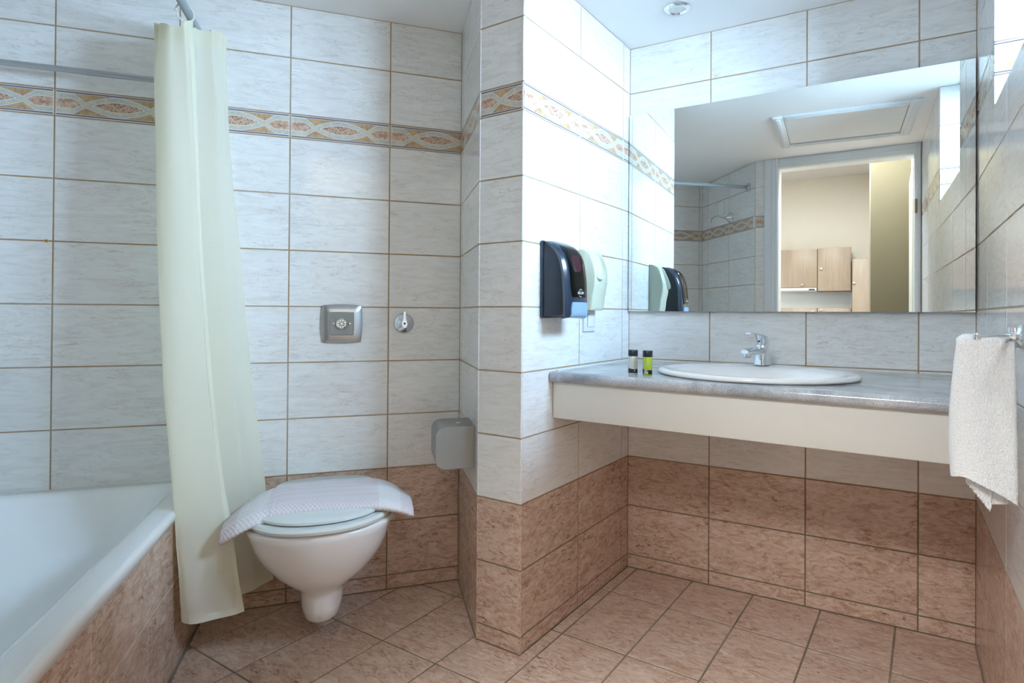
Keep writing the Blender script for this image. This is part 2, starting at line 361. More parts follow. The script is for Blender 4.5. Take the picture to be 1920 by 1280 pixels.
def lay(wall, joints, length, zs, kinds, ops=(), skip=None, e0=0, e1=0, c0=None):
    """joints: positions of vertical joints along local x; each tile keeps the centre of its full column so prints line up"""
    cols = []; js = [-e0]+[j for j in joints if 0 < j < length]+[length+e1]
    for i in range(len(js)-1):
        lo, hi = js[i], js[i+1]
        if i < len(js)-2 and js[i+1]-js[i] <= CP+.01 and i == 0: c = js[i+1]-CP/2
        elif i == len(js)-2 and i > 0: c = js[i]+CP/2
        elif i == 0: c = lo + CP/2
        else: c = (lo+hi)/2
        cols.append((lo, hi, c if c0 is None else c0))
    for r in range(len(zs)-1):
        z0, z1 = zs[r], zs[r+1]; zc = (z0+z1)/2
        for lo, hi, c in cols:
            if skip and skip(lo, hi, z0, z1): continue
            rects = [(lo, hi, z0, z1)]
            for op in ops: rects = [q for rr in rects for q in subtract(rr, op)]
            for x0, x1, a0, a1 in rects:
                g0 = GAP/2; L0 = 0 if (x0 == -e0 and e0) else g0; L1 = 0 if (x1 == length+e1 and e1) else g0
                if x1-x0 < .012 or a1-a0 < .012: continue
                me = tile_mesh(x0+L0-c, x1-L1-c, a0+g0-zc, a1-g0-zc, key=kinds[r])
                o = bpy.data.objects.new('band_tile' if kinds[r] == 'band_tile' else 'tile', me); COL.objects.link(o)
                if not me.materials: me.materials.append(M[kinds[r]])
                o.parent = wall; o.location = (c, 0, zc)
KINDS = ['pink_tile']*3+['white_tile']*6+['band_tile']+['white_tile']*2
def wall(name, o, d, length, label, h=2.17, th=.05, i0=0, i1=0, ops=(), m='grout', z0=-.02):
    """grout slab: front face at local y=0, built of pieces around the openings"""
    rects = [(0, length, z0, h)]
    for op in ops: rects = [q for r in rects for q in subtract(r, op)]
    bm = bmesh.new()
    for x0, x1, a0, a1 in rects:
        b0 = x0+(i0 if x0 == 0 else 0); b1 = x1-(i1 if x1 == length else 0)
        P = [(x0, 0), (x1, 0), (b1, -th), (b0, -th)]
        lo = [bm.verts.new((x, y, a0)) for x, y in P]; hi = [bm.verts.new((x, y, a1)) for x, y in P]
        bm.faces.new(lo); bm.faces.new(hi[::-1])
        for k in range(4): bm.faces.new((lo[k], hi[k], hi[(k+1) % 4], lo[(k+1) % 4]))
    ob = frombm(name, bm, M[m]); ob.matrix_world = frame(o, d); return tag(ob, label, None, None, 'structure')

A_J = [1.3434*S+i*CP for i in range(5)]
wA = wall('wall_toilet', PA, U, ABATH, 'tiled wall behind toilet and tub with patterned border band', i0=-.05, i1=-.05)
lay(wA, A_J, ABATH, ZR, KINDS, skip=lambda a, b, z, y: (a+b)/2 > AAPR+.05 and y < .47)
RL = (PA-K0).length; RD = (PA-K0).normalized()
wR = wall('wall_column_return', K0, RD, RL, 'narrow tiled side of the column beside the toilet', i0=.05, i1=-.04)
lay(wR, [CP], RL, ZR, KINDS, e0=.003)
wF = wall('wall_column_front', K1, Vector((-1, 0)), KW, 'narrow tiled front face of the column', i0=.05, i1=.05)
lay(wF, [], KW, ZR, KINDS, e0=.003, e1=.001, c0=KW-CP/2)
DL = B0.y-KY
wD = wall('wall_alcove', B0, Vector((0, -1)), DL, 'bright tiled side wall of the vanity alcove', i0=-.05, i1=.05)
lay(wD, [.3148*S, .3148*S+CP], DL, ZR, KINDS, e1=.003)
wB = wall('wall_vanity', B4, -BD, BW, 'tiled wall behind mirror and washbasin', i0=-.05, i1=-.05)
bj = [BW-(1.6638*S+i*CP) for i in (2, 1, 0)]
lay(wB, bj, BW, ZR, KINDS, skip=lambda a, b, z, y: ZR[6]-.01 < z < ZR[10]-.01)
WOP = (WC0, WC1, WZ0, ZC+.1)
wC = wall('wall_right', C5, CD, CL, 'tiled right wall with window recess and towel holder', ops=(WOP,), i0=-.04, i1=-.05)
cj = sorted(CL-(.265+i*CP) for i in range(7))
lay(wC, cj, CL, ZR, KINDS, ops=(WOP,))
SL = (Q2-Q).length
wS = wall('wall_shower', Q, -U, SL, 'tiled end wall of the tub with shower fitting, seen in mirror', h=2.86, i0=-.04, i1=0)
lay(wS, [SL-.3665-CP, SL-.3665], SL, ZR, KINDS, skip=lambda a, b, z, y: y < .47)
wL = wall('wall_bath', Q3, NA, NSH, 'tiled long wall on the far side of the tub', i0=-.04, i1=-.04)
lay(wL, [.20+i*CP for i in range(5)], NSH, ZR, KINDS, skip=lambda a, b, z, y: y < .47)
# door wall
DWL = (C5-Q2).length
s_of = lambda x: (x-Q2.x)/DDIR.x
DI0, DI1, DZ = s_of(-.652), s_of(.172), 2.085
DOP = (DI0, DI1, -.03, DZ)
wE = wall('wall_entrance', Q2, DDIR, DWL, 'wall with white framed doorway to the kitchen, seen in mirror', h=2.86, th=.10, ops=(DOP,), i0=0, i1=-.03, m='kwall')
lay(wE, [], DI0-.093, ZR, KINDS, e0=0)

# floor and ceiling
ROOM = [PA, K0, K1, B0, B4, C5, Q2, Q, Q3]
cen = sum((p for p in ROOM), Vector((0, 0)))/len(ROOM)
def outset(poly, d):
    n = len(poly); out = []; area = sum(poly[i].x*poly[(i+1) % n].y-poly[(i+1) % n].x*poly[i].y for i in range(n)); s = 1 if area > 0 else -1
    for i in range(n):
        e0 = (poly[i]-poly[i-1]).normalized(); e1 = (poly[(i+1) % n]-poly[i]).normalized()
        n0 = Vector((e0.y, -e0.x))*s; n1 = Vector((e1.y, -e1.x))*s; b = (n0+n1); b = b/(b.length_squared)*2
        out.append(poly[i]+b*d)
    return out
OUT = outset(ROOM, .03)
fl = prism('floor', [tuple(p) for p in OUT], -.05, -.0012, M['floor_grout']); tag(fl, 'bathroom floor of rose-brown stone-look tiles', kind='structure')
ce = prism('ceiling', [tuple(p) for p in OUT], ZC, ZC+.04, M['ceiling']); tag(ce, 'plain white painted bathroom ceiling', kind='structure')
FLOOR = [PA, K0, K1, B0, B4, C5, Q2, A(AAPR, NSH).to_2d(), A(AAPR, 0).to_2d()]
FLOOR = outset(FLOOR, -.004)
def clip(poly, x0, x1, y0, y1):
    for ax, lim, sg in ((0, x0, 1), (0, x1, -1), (1, y0, 1), (1, y1, -1)):
        out = []
        for i in range(len(poly)):
            p, q = poly[i-1], poly[i]; dp, dq = sg*(p[ax]-lim), sg*(q[ax]-lim)
            if (dp >= 0) != (dq >= 0):
                t = dp/(dp-dq); out.append(Vector((p[0]+(q[0]-p[0])*t, p[1]+(q[1]-p[1])*t)))
            if dq >= 0: out.append(Vector(q[:2]))
        poly = out
        if not poly: return []
    res = []
    for p in poly:
        if not res or (p-res[-1]).length > 5e-4: res.append(p)
    if len(res) > 1 and (res[0]-res[-1]).length < 5e-4: res.pop()
    return res
TB, TD, FX, FY = 1.1367*S, 1.7146*S, -4.9959*S, 8.1252*S
for i in range(-9, 8):
    for j in range(-6, 4):
        x0, y0 = FX+i*TB, FY+j*TD
        pl = clip(FLOOR, x0+.0028, x0+TB-.0028, y0+.0028, y0+TD-.0028)
        if len(pl) < 3: continue
        ar = abs(sum(pl[k].x*pl[(k+1) % len(pl)].y-pl[(k+1) % len(pl)].x*pl[k].y for k in range(len(pl))))/2
        if ar < 2e-4: continue
        c = Vector((x0+TB/2, y0+TD/2))
        bm = bmesh.new(); cc = sum(pl, Vector((0, 0)))/len(pl)
        lo = [bm.verts.new((p.x-c.x, p.y-c.y, -.004)) for p in pl]; mid = [bm.verts.new((p.x-c.x, p.y-c.y, -.0012)) for p in pl]
        ins = []
        for p in pl:
            v = cc-p; v = v.normalized()*min(.0016, v.length*.3); ins.append(bm.verts.new((p.x+v.x-c.x, p.y+v.y-c.y, 0)))
        n = len(pl)
        bm.faces.new(ins)
        for k in range(n):
            bm.faces.new((lo[k], lo[(k+1) % n], mid[(k+1) % n], mid[k])); bm.faces.new((mid[k], mid[(k+1) % n], ins[(k+1) % n], ins[k]))
        o = frombm('tile', bm, M['floor_tile'], fl); o.location = (c.x, c.y, 0)

# window recess in the right wall
def Cpt(s, n=0): v = C5+CD*s+NC*n; return v
RE = REV
w1 = thing('window_1', frame(Cpt(WC0, 0), CD), 'bright window in a deep tiled recess high in the right wall', None); w1['kind'] = 'structure'
WW = WC1-WC0
mz = [z for z in ZR if z > WZ0+.02]
jz = [WZ0]+mz
for nm, xx, fl_ in (('jamb', 0, 1), ('jamb', WW, -1)):
    # jamb slab with its own tiles, facing the opening
    jb = box(nm, (-.05 if fl_ == 1 else WW, -RE, WZ0-.05), (0 if fl_ == 1 else WW+.05, -.0006, ZC+.05), M['grout'], w1)
    for r in range(len(jz)-1):
        z0, z1 = jz[r], jz[r+1]; zc = (z0+z1)/2
        kd = 'band_tile' if abs(z0-ZR[9]) < .01 else 'white_tile'
        me = tile_mesh(-(RE-.002)/2, (RE+.004)/2, z0-zc+GAP/2, z1-zc-GAP/2, key=kd)
        o = bpy.data.objects.new('tile', me); COL.objects.link(o)
        if not me.materials: me.materials.append(M[kd])
        o.parent = w1
        rot = Matrix.Rotation(-math.pi/2 if fl_ == 1 else math.pi/2, 4, 'Z')
        o.matrix_local = Matrix.Translation((xx, -RE/2, zc)) @ rot
box('window_sill', (-.05, -RE, WZ0-.05), (WW+.05, -.0006, WZ0), M['white_tile'], w1)
box('window_head', (-.05, -RE-.05, ZC), (WW+.05, -.03, ZC+.04), M['ceiling'], w1)
fy0, fy1 = -RE-.04, -RE+.01
fw_ = .05
for a in ((0, fw_), (WW-fw_, WW), (WW/2-.03, WW/2+.03)): box('window_frame', (a[0], fy0, WZ0), (a[1], fy1, ZC), M['paint_white'], w1, bev=.004)
for a in ((WZ0, WZ0+fw_), (ZC-fw_, ZC)): box('window_frame', (fw_, fy0+.002, a[0]), (WW-fw_, fy1-.002, a[1]), M['paint_white'], w1)
for a in ((fw_, WW/2-.03), (WW/2+.03, WW-fw_)): box('pane', (a[0], -RE-.018, WZ0+fw_), (a[1], -RE-.012, ZC-fw_), M['glass'], w1)
pm = Cpt((WC0+WC1)/2, -REV-.06)
portal((pm.x, pm.y, (WZ0+ZC)/2), (math.pi/2, 0, math.atan2(CD.y, CD.x)), WW, ZC-WZ0)

# door frame
d1 = thing('door_1', frame(Q2, DDIR), 'open doorway with wide white moulded frame, seen in mirror', None); d1['kind'] = 'structure'
CW = .093
def casing(name, x0, x1, z0, z1, vertical, flip):
    # stepped moulding across its width
    prof = [(0, 0), (0, .008), (.25, .013), (.5, .013), (.55, .018), (.8, .018), (.86, .024), (1, .024), (1, 0)]
    rings = []
    if vertical:
        for z in (z0, z1): rings.append([((x1-(x1-x0)*p if flip else x0+(x1-x0)*p), q-.0, z) for p, q in prof])
    else:
        for x in (x0, x1): rings.append([(x, q, z1-(z1-z0)*p) for p, q in prof])
    return loft(name, rings, M['paint_white'], d1, smooth=False)
casing('casing', DI0-CW, DI0, 0, ZC-.002, True, False)
casing('casing', DI1, DWL-.004, 0, ZC-.002, True, True)
casing('casing', DI0-.001, DI1+.001, DZ, ZC-.002, False, False)
box('jamb_lining', (DI0-.012, -.105, 0), (DI0+.003, .004, DZ), M['paint_white'], d1)
box('jamb_lining', (DI1-.003, -.105, 0), (DI1+.012, .004, DZ), M['paint_white'], d1)
box('jamb_lining', (DI0, -.105, DZ-.003), (DI1, .004, DZ+.012), M['paint_white'], d1)
lf = box('door_leaf', (DI1-.006, -.86, .01), (DI1+.030, -.112, DZ-.01), M['door_paint'], d1, bev=.002)
for z in (.3, 1.75): lathe('hinge', [(.001, -.045), (.008, -.045), (.008, .045), (.001, .045)], M['brass'], d1, Vector((DI1+.006, .018, z)), n=12)

bm = bmesh.new(); bmesh.ops.create_grid(bm, x_segments=8, y_segments=8, size=40)
gd = frombm('ground', bm, plain('paved_ground', (.26, .25, .23), .9, bump=.2, bscale=8), None, Vector((0, 0, -3.2))); tag(gd, 'unseen grey paved ground below the windows, added to dim light from below', kind='structure')  # out of view, added so less light enters from below
# ------------------------------------------------------------------ kitchen beyond the door (seen in the mirror)
def slab(name, lo, hi, m, label):
    o = box(name, lo, hi, M[m]); return tag(o, label, kind='structure')
KZ = 2.81
slab('floor_kitchen', (-2.5, -3.72, -.05), (.35, .16, -.0225), 'kfloor', 'kitchen floor beyond the doorway')
slab('ceiling_kitchen', (-2.5, -3.72, KZ), (.35, .3, KZ+.05), 'kceil', 'white kitchen ceiling seen through the doorway in the mirror')
slab('wall_kitchen_back', (-2.5, -3.72, -.02), (.35, -3.66, KZ), 'kwall', 'cream kitchen wall with wooden cabinets, seen in mirror')
slab('wall_kitchen_right', (.255, -3.66, -.02), (.33, .12, KZ), 'kwall', 'cream kitchen side wall behind the open door')
slab('wall_kitchen_front', (-2.42, -.60, -.02), (-1.33, -.53, KZ), 'kwall', 'cream kitchen wall on the outside of the bathroom')
bm = bmesh.new()
o = wall('wall_kitchen_left', Vector((-2.42, -.5)), Vector((0, -1)), 3.2, 'cream kitchen wall with a wide window', h=KZ, th=.08, ops=((1.55, 1.95, 1.05, 1.65),), m='kwall')
portal((-2.52, -.5-1.75, 1.35), (math.pi/2, 0, -math.pi/2), .4, .6)
slab('wall_kitchen_pier', (-.03, -1.12, -.02), (.256, -.90, KZ), 'shade_olive', 'kitchen pier with shade put into its colour, near the doorway, seen in mirror')
def added_fill_lamp(x, y, w, watts, label):  # unseen kitchen lamps, added to fill the bathroom with light
    kl = thing('added_fill_lamp', Matrix.Translation((x, y, KZ)), label, 'lamp')
    box('housing', (-w/2-.03, -w/2-.03, -.05), (w/2+.03, w/2+.03, -.0005), M['paint_white'], kl, bev=.006)
    lm_ = bpy.data.lights.new('fill_light', 'AREA'); lm_.shape = 'SQUARE'; lm_.size = w; lm_.energy = watts; lm_.color = (.96, .99, 1.0)
    lo_ = bpy.data.objects.new('fill_light', lm_); COL.objects.link(lo_); lo_.parent = kl; lo_.location = (0, 0, -.056)
added_fill_lamp(-.46, -1.36, .70, 36, 'added large square fill lamp, unseen on the kitchen ceiling')
added_fill_lamp(-.24, -.50, .40, 21, 'added small square fill lamp, unseen just outside the bathroom doorway')
def cabinet(name, x0, x1, z0, z1, yf, dep, label, knob, door_gap=.003, plinth=False):
    t = thing(name, Matrix.Translation((x0, yf, z0)), label, 'cabinet', None); w, h = x1-x0, z1-z0
    box('body', (0, -dep, 0), (w, -.02, h), M['wood'], t)
    d = box('door', (door_gap, -.018, door_gap), (w-door_gap, 0, h-door_gap), M['wood'], t, bev=.002)
    lathe('knob', [(.001, 0), (.006, 0), (.006, .012), (.013, .018), (.013, .024), (.001, .027)], M['chrome'], d, Vector((knob[0], 0, knob[1])), n=14, axis='y'); return t
cabinet('wall_cabinet', -1.42, -.958, 1.397, 1.873, -3.34, .31, 'pale wooden wall cabinet cut off by the door frame in the mirror', (.25, .03))
cabinet('wall_cabinet', -.955, -.503, 1.397, 1.873, -3.34, .31, 'pale wooden wall cabinet above the cooker hood in the mirror', (.28, .03))
cabinet('wall_cabinet', -.499, -.131, 1.352, 1.880, -3.33, .32, 'taller pale wooden wall cabinet beside the tall unit in mirror', (.04, .27))
cabinet('base_cabinet', -.955, -.503, 0, 1.147, -3.33, .32, 'pale wooden base cabinet under the cooker hood in the mirror', (.40, 1.10))
cabinet('base_cabinet', -.499, -.131, 0, 1.147, -3.33, .32, 'pale wooden base cabinet beside the tall unit in mirror', (.04, 1.12))
t = thing('tall_cabinet', Matrix.Translation((-.12, -3.25, 0)), 'tall pinkish wooden cabinet next to the shadowed kitchen pier in mirror', 'cabinet')
box('body', (0, -.40, 0), (.36, -.02, 1.729), M['wood'], t); dd = box('door', (.006, -.018, .05), (.354, 0, 1.725), M['wood'], t, bev=.002)
lathe('knob', [(.001, 0), (.006, 0), (.006, .012), (.013, .018), (.013, .024), (.001, .027)], M['chrome'], dd, Vector((-.012+.03, 0, 1.44)), n=14, axis='y')
t = thing('cooker_hood', Matrix.Translation((-1.0, -3.38, 1.352)), 'slim white cooker hood under the wall cabinet in the mirror', 'hood')
prism('body', [(-.27, .0), (.0, .0), (.03, .014), (.03, .042), (-.27, .042)], 0, .49, M['white_plastic'], t, axis='x'); box('switch_strip', (.40, .0305, .012), (.47, .034, .03), M['dark'], t)

# ------------------------------------------------------------------ bathtub with tiled apron
tub = thing('bathtub', frame(A(AAPR).to_2d(), U), 'white enamel bathtub with a broad flat rim behind the tiled apron', 'bathtub')
TW, TLN, RIMZ = ABATH-AAPR-.003, NSH-.003, .474
def tubring(x0, x1, y0, y1, r, z, n=10):
    return [(x, y, z) for x, y in rrect(x1-x0, y1-y0, r, n, (x0+x1)/2, (y0+y1)/2)]
rings = [tubring(.006, TW-.004, .005, TLN-.005, .02, RIMZ-.045), tubring(.000, TW-.003, .004, TLN-.004, .02, RIMZ-.030), tubring(-.004, TW-.003, .004, TLN-.004, .022, RIMZ-.014), tubring(0.001, TW-.003, .004, TLN-.004, .022, RIMZ-.003),
         tubring(.010, TW-.006, .008, TLN-.008, .022, RIMZ), tubring(.055, TW-.05, .06, TLN-.08, .09, RIMZ-.002), tubring(.070, TW-.06, .075, TLN-.095, .10, RIMZ-.007), tubring(.082, TW-.07, .092, TLN-.112, .11, RIMZ-.025),
         tubring(.10, TW-.085, .15, TLN-.135, .13, RIMZ-.15), tubring(.125, TW-.105, .24, TLN-.17, .14, RIMZ-.28), tubring(.16, TW-.14, .32, TLN-.22, .14, RIMZ-.345), tubring(.22, TW-.2, .40, TLN-.30, .12, RIMZ-.362)]
loft('basin_shell', rings, M['enamel'], tub, cap=(False, True), ang=60)
lathe('drain', [(.001, 0), (.032, 0), (.034, .004), (.028, .007), (.001, .006)], M['chrome'], tub, Vector((TW/2, TLN-.38, RIMZ-.362)), n=24)
# apron wall (structure) with its tiles
wP = wall('wall_tub_apron', A(AAPR, 0).to_2d()+U*.006, NA, NSH-.001, 'rose-brown tiled apron along the front of the tub', h=RIMZ-.034, th=.02, i0=0, i1=0, m='pale_grout')
lay(wP, [.21+i*CP for i in range(5)], NSH-.001, [0, ZR[2], RIMZ-.036], ['pink_tile']*2)

# ------------------------------------------------------------------ toilet
TO = .487
toi = thing('toilet', frame(A(TO).to_2d(), U), 'white wall-hung toilet with closed lid under folded bath mat', 'toilet')
def dring(w, y0, y1, z, yc=None, bw=.6, eb=.55, n=56, xo=0):
    yc = yc if yc is not None else y0+(y1-y0)*.42; pts = []
    for k in range(n):
        t = 2*math.pi*k/n; c, s = math.cos(t), math.sin(t)
        if s >= 0: x, y = w*math.copysign(abs(c)**.92, c), yc+(y1-yc)*abs(s)**.96
        else:
            x = w*math.copysign(abs(c)**eb, c); x = x*(1-(1-bw)*abs(s)**1.6); y = yc-(yc-y0)*abs(s)**.8
        pts.append((x+xo, y, z))
    return pts
W0 = .003
bowl = [dring(.026, .215, .285, .062, .25, 1, 1), dring(.046, .185, .325, .069, .25, 1, 1), dring(.058, .160, .350, .088, .25, 1, .9), dring(.063, .14, .360, .120, .25, 1, .9), dring(.068, .11, .362, .155, .24, .95, .8),
        dring(.080, .07, .370, .182, .23, .9, .8), dring(.118, .03, .398, .207, .24, .85), dring(.152, W0, .420, .238, .25, .82), dring(.175, W0, .438, .270, .26, .80, .5), dring(.190, W0, .455, .300, .27, .78, .5), dring(.203, W0, .470, .335, .28, .76, .5), dring(.212, W0, .484, .372, .295, .74, .5), dring(.219, W0, .490, .392, .30, .74, .5), dring(.216, W0+.004, .487, .399, .30, .74, .5)]
loft('bowl', bowl, M['ceramic'], toi, ang=70)
loft('trap_cover', [dring(.050, W0, .20, .105, .1, 1, .5), dring(.056, W0, .22, .14, .1, 1, .5), dring(.066, W0, .20, .215, .1, 1, .5)], M['ceramic'], toi)
seat = [dring(.196, .075, .488, .4025, .30, .72, .5), dring(.208, .062, .500, .407, .30, .72, .5), dring(.211, .060, .503, .416, .30, .72, .5), dring(.204, .066, .496, .4240, .30, .72, .5)]
loft('seat', seat, M['seat'], toi)
lid = [dring(.184, .030, .466, .4258, .29, .66, .5), dring(.192, .022, .474, .429, .29, .66, .5), dring(.193, .022, .475, .436, .29, .66, .5), dring(.187, .026, .468, .4405, .29, .66, .5), dring(.150, .05, .42, .4435, .28, .7), dring(.09, .12, .34, .4445, .26, .8)]
loft('lid', lid, M['seat'], toi)
def hc(z, d): return [((.172-d)*math.sin(t)*(1-.13*(1+math.cos(t))/2), .115-d-(.107-2*d)*max(0, math.cos(t))**.6, z) for t in [math.pi/2*(-1+2*k/16) for k in range(17)]]
loft('hinge_cover', [hc(.428, 0), hc(.443, 0), hc(.449, .004), hc(.452, .014)], M['seat'], toi)
for x in (-.075, .075): lathe('hinge', [(.001, -.02), (.012, -.02), (.012, .02), (.001, .02)], M['seat'], toi, Vector((x, .03, .416)), n=16, axis='x')

# bath mat folded over the lid
mt = thing('bath_mat', frame(A(TO).to_2d(), U), 'pinkish white knitted bath mat folded across the toilet lid', 'bath mat')
def matf(u, v, up_=True):
    # u: from right end (0) to left end (1); v: back edge (0) to front edge (1)
    xs = [-.275, -.250, -.215, -.165, -.015, .115, .165, .212, .250, .272]; us = [0, .06, .15, .24, .5, .70, .79, .87, .95, 1]
    def ip(t, X, Y):
        for i in range(len(X)-1):
            if t <= X[i+1] or i == len(X)-2:
                k = (t-X[i])/(X[i+1]-X[i]); k = max(0, min(1, k)); return Y[i]+(Y[i+1]-Y[i])*k
    x = ip(u, us, xs)
    yb = ip(u, us, [.255, .235, .18, .13, .105, .115, .15, .20, .255, .285]); yf = ip(u, us, [.405, .415, .415, .405, .385, .385, .40, .405, .400, .385])
    y = yb+(yf-yb)*v
    top = .4515+.008*math.sin(math.pi*v)
    dz = ip(u, us, [-.036, -.020, -.004, .002, .002, .002, 0, -.014, -.036, -.054])
    dz += -(0.020*max(0, v-.55))*(1 if u > .75 else .4)
    z = top+dz + .0035*noise.noise(Vector((x*18, y*18, 1)))
    return Vector((x, y, z))
def smooth_mat(u, v):
    s = Vector((0, 0, 0)); k = 0
    for du in (-.03, 0, .03):
        s += matf(max(0, min(1, u+du)), v); k += 1
    p = s/k
    p.z += .0012*math.sin(u*330)*math.sin(v*90)
    e = max(0, .06-v)/.06; p.z -= .008*e*e; e = max(0, v-.88)/.12; p.z -= .014*e*e*(1 if u < .75 else 1.5); e = max(0, u-.93)/.07; p.z -= .006*e*e*max(0, 1-2*v)
    return p
grid('mat_top', smooth_mat, 170, 50, M['bath_mat'], mt, uv=True, solid=.017)

# ------------------------------------------------------------------ flush plate and stop valve
def on_A(a, z, n=.0012): return frame(A(a, n).to_2d(), U, z)
fp = thing('flush_plate', on_A(.439, 1.007), 'square brushed steel flush plate on the tiled wall above the toilet', 'flush plate')
def sq(w, bulge, y, n=10):
    pts = []
    for k in range(4):
        for i in range(n):
            t = i/n*2-1; d = w/2*(1+bulge*(1-t*t)); p = (t*w/2, -d)
            a = math.pi/2*k; pts.append((p[0]*math.cos(a)-p[1]*math.sin(a), y, p[0]*math.sin(a)+p[1]*math.cos(a)))
    return pts
loft('plate', [sq(.132, .07, 0), sq(.134, .07, .007), sq(.126, .07, .010), sq(.087, .03, .0165), sq(.083, .02, .0165), sq(.080, .0, .0125)], M['steel'], fp, cap=(True, True), smooth=False)
box('inner_panel', (-.039, .0125, -.039), (.039, .0135, .039), M['grey_steel'], fp)
pb = lathe('push_button', [(.001, .0125), (.020, .0125), (.020, .020), (.016, .023), (.015, .0215), (.001, .0215)], M['chrome'], fp, n=28, axis='y')
for k in range(8):
    a = k*math.pi/4; box('slot', (.0045, .0214, -.0014), (.012, .0222, .0014), M['dark'], pb, Matrix.Rotation(a, 4, 'Y'))
for x in (-.028, .028): lathe('screw', [(.001, .013), (.0045, .013), (.004, .0155), (.001, .0165)], M['chrome'], fp, Vector((x, 0, 0)), n=14, axis='y')
sv = thing('stop_valve', on_A(.216, 1.008), 'round chrome stop valve with a small upright lever beside the flush plate', 'valve')
lathe('escutcheon', [(.036, 0), (.038, .002), (.034, .008), (.022, .016), (.013, .021), (.012, .03), (.001, .03)], M['chrome'], sv, n=32, axis='y')
lv = loft('lever', [[(x*s, y, z) for x, z in ((-.0125, -.002), (-.009, -.012), (0, -.018), (.009, -.012), (.0125, -.002), (.007, .013), (.0045, .028), (.0045, .045), (-.0045, .045), (-.0045, .028), (-.007, .013))] for y, s in ((.028, .9), (.030, 1), (.037, 1), (.039, .85))], M['chrome'], sv)
lathe('dot', [(.001, .0392), (.004, .0392), (.0035, .0402), (.001, .0404)], M['blue_dot'], lv, n=16, axis='y')
wp = thing('wall_plug', on_A(1.333, ZR[7]), 'tiny yellow plastic wall plug in a grout joint above the tub', 'wall plug')
loft('collar', [[(r*math.cos(t)*1.35, y, r*math.sin(t)) for t in [2*math.pi*k/16 for k in range(16)]] for r, y in ((.0050, -.003), (.0052, .0005), (.0042, .0012), (.002, .0006))], M['orange'], wp)
lathe('hole', [(.0003, .0007), (.0019, .0007), (.0019, .0010), (.0003, .0011)], M['dark'], wp, n=12, axis='y')

# ------------------------------------------------------------------ paper dispenser on the column return
tp = thing('paper_dispenser', frame(K0+RD*(RL-.40)+Vector((-RD.y, RD.x))*.0012, RD, .540), 'grey steel toilet paper dispenser with rounded corners on the column', 'dispenser')
# local x runs away from the camera along the wall, y out of the wall
PDEP, PH, PWD = .128, .137, .165
def tpo(y1, z0, z1, r, n=8):
    pts = [(0.0, z0), ]
    for i in range(n+1): t = -math.pi/2+math.pi/2*i/n; pts.append((y1-r+r*math.cos(t), z0+r+r*math.sin(t)))
    for i in range(n+1): t = math.pi/2*i/n; pts.append((y1-r+r*math.cos(t), z1-r+r*math.sin(t)))
    pts.append((0.0, z1)); return pts
prism('body', tpo(PDEP, 0, PH, .032), .012, PWD, M['grey_steel'], tp, axis='x', bev=.002)
prism('side_gap', tpo(PDEP-.004, .004, PH-.004, .029), .0105, .0125, M['dark'], tp, axis='x')
prism('side_cover', tpo(PDEP, 0, PH, .032), 0, .0105, M['grey_steel'], tp, axis='x', bev=.0015)
lathe('lock', [(.001, PH), (.009, PH), (.009, PH+.003), (.006, PH+.004), (.001, PH+.003)], M['chrome'], tp, Vector((.055, .048, 0)), n=20)

# ------------------------------------------------------------------ things on the alcove wall
def on_D(y, z): return frame(Vector((KX+.0012, y)), Vector((0, -1)), z)      # local x towards the camera, y out of the wall
sd = thing('soap_dispenser', on_D(1.637, 1.030), 'black soap dispenser with smoked window and pale blue push button', 'soap dispenser')
prof = [(.096, .006), (.105, .012), (.108, .030), (.1065, .080), (.1035, .130), (.098, .170), (.089, .200), (.075, .224), (.056, .241), (.040, .250), (.028, .254)]   # (out, z)
def surf(x, t, off=0, hw=.070, bul=.012):
    k = t*(len(prof)-1); i = min(int(k), len(prof)-2); f = k-i
    def cr(a, b, c, d, f): return .5*((2*b)+(-a+c)*f+(2*a-5*b+4*c-d)*f*f+(-a+3*b-3*c+d)*f**3)
    P = [prof[max(0, i-1)], prof[i], prof[i+1], prof[min(len(prof)-1, i+2)]]
    o, z = cr(*[q[0] for q in P], f), cr(*[q[1] for q in P], f); e = abs(x)/hw
    return Vector((x, o-bul*e**4+off, z-.004*e**4))
def patch(name, x0, x1, t0, t1, off, th, m, parent, nu=13, nv=17, rc=.0, hw=.056):
    R = []
    for j in range(nv):
        t = t0+(t1-t0)*j/(nv-1); e = min(1, min(j, nv-1-j)/(nv*.22)); sh = 1-rc*(1-e)**2
        R.append([surf((x0+x1)/2+((x1-x0)/2)*sh*(i/(nu-1)*2-1), t, off) for i in range(nu)])
    rings = [r+[p-Vector((0, th, 0)) for p in r[::-1]] for r in R]
    return loft(name, rings, m, parent)
box('back_plate', (-.071, 0, .004), (.071, .012, .254), M['navy_plastic'], sd, bev=.004)
prism('body', [(.010, .010), (.086, .014), (.094, .03), (.090, .12), (.080, .185), (.055, .232), (.03, .246), (.010, .247)], -.066, .066, M['black_plastic'], sd, axis='x', bev=.004)
bm = None
R = []
for j in range(34):
    t = j/33; r = [surf(-.070+.140*i/20, t) for i in range(21)]
    back = [Vector((p.x*.93, max(.012, p.y-.013), p.z+(.004 if j < 3 else -.003))) for p in r[::-1]]
    R.append(r+back)
loft('front_cover', R, M['navy_plastic'], sd, ang=50)
pw_ = patch('window', -.050, .050, .285, .80, .0035, .0015, M['smoke_glass'], sd, rc=.12)
patch('window_backing', -.048, .048, .295, .79, .0008, .0012, M['black_plastic'], sd, rc=.12)
patch('soap_pouch', -.022, .022, .46, .63, .0022, .0012, M['pink_soap'], sd, rc=.5)
bt = patch('push_button', -.050, .050, .05, .255, .0035, .0045, M['blue_plastic'], sd, rc=.10)
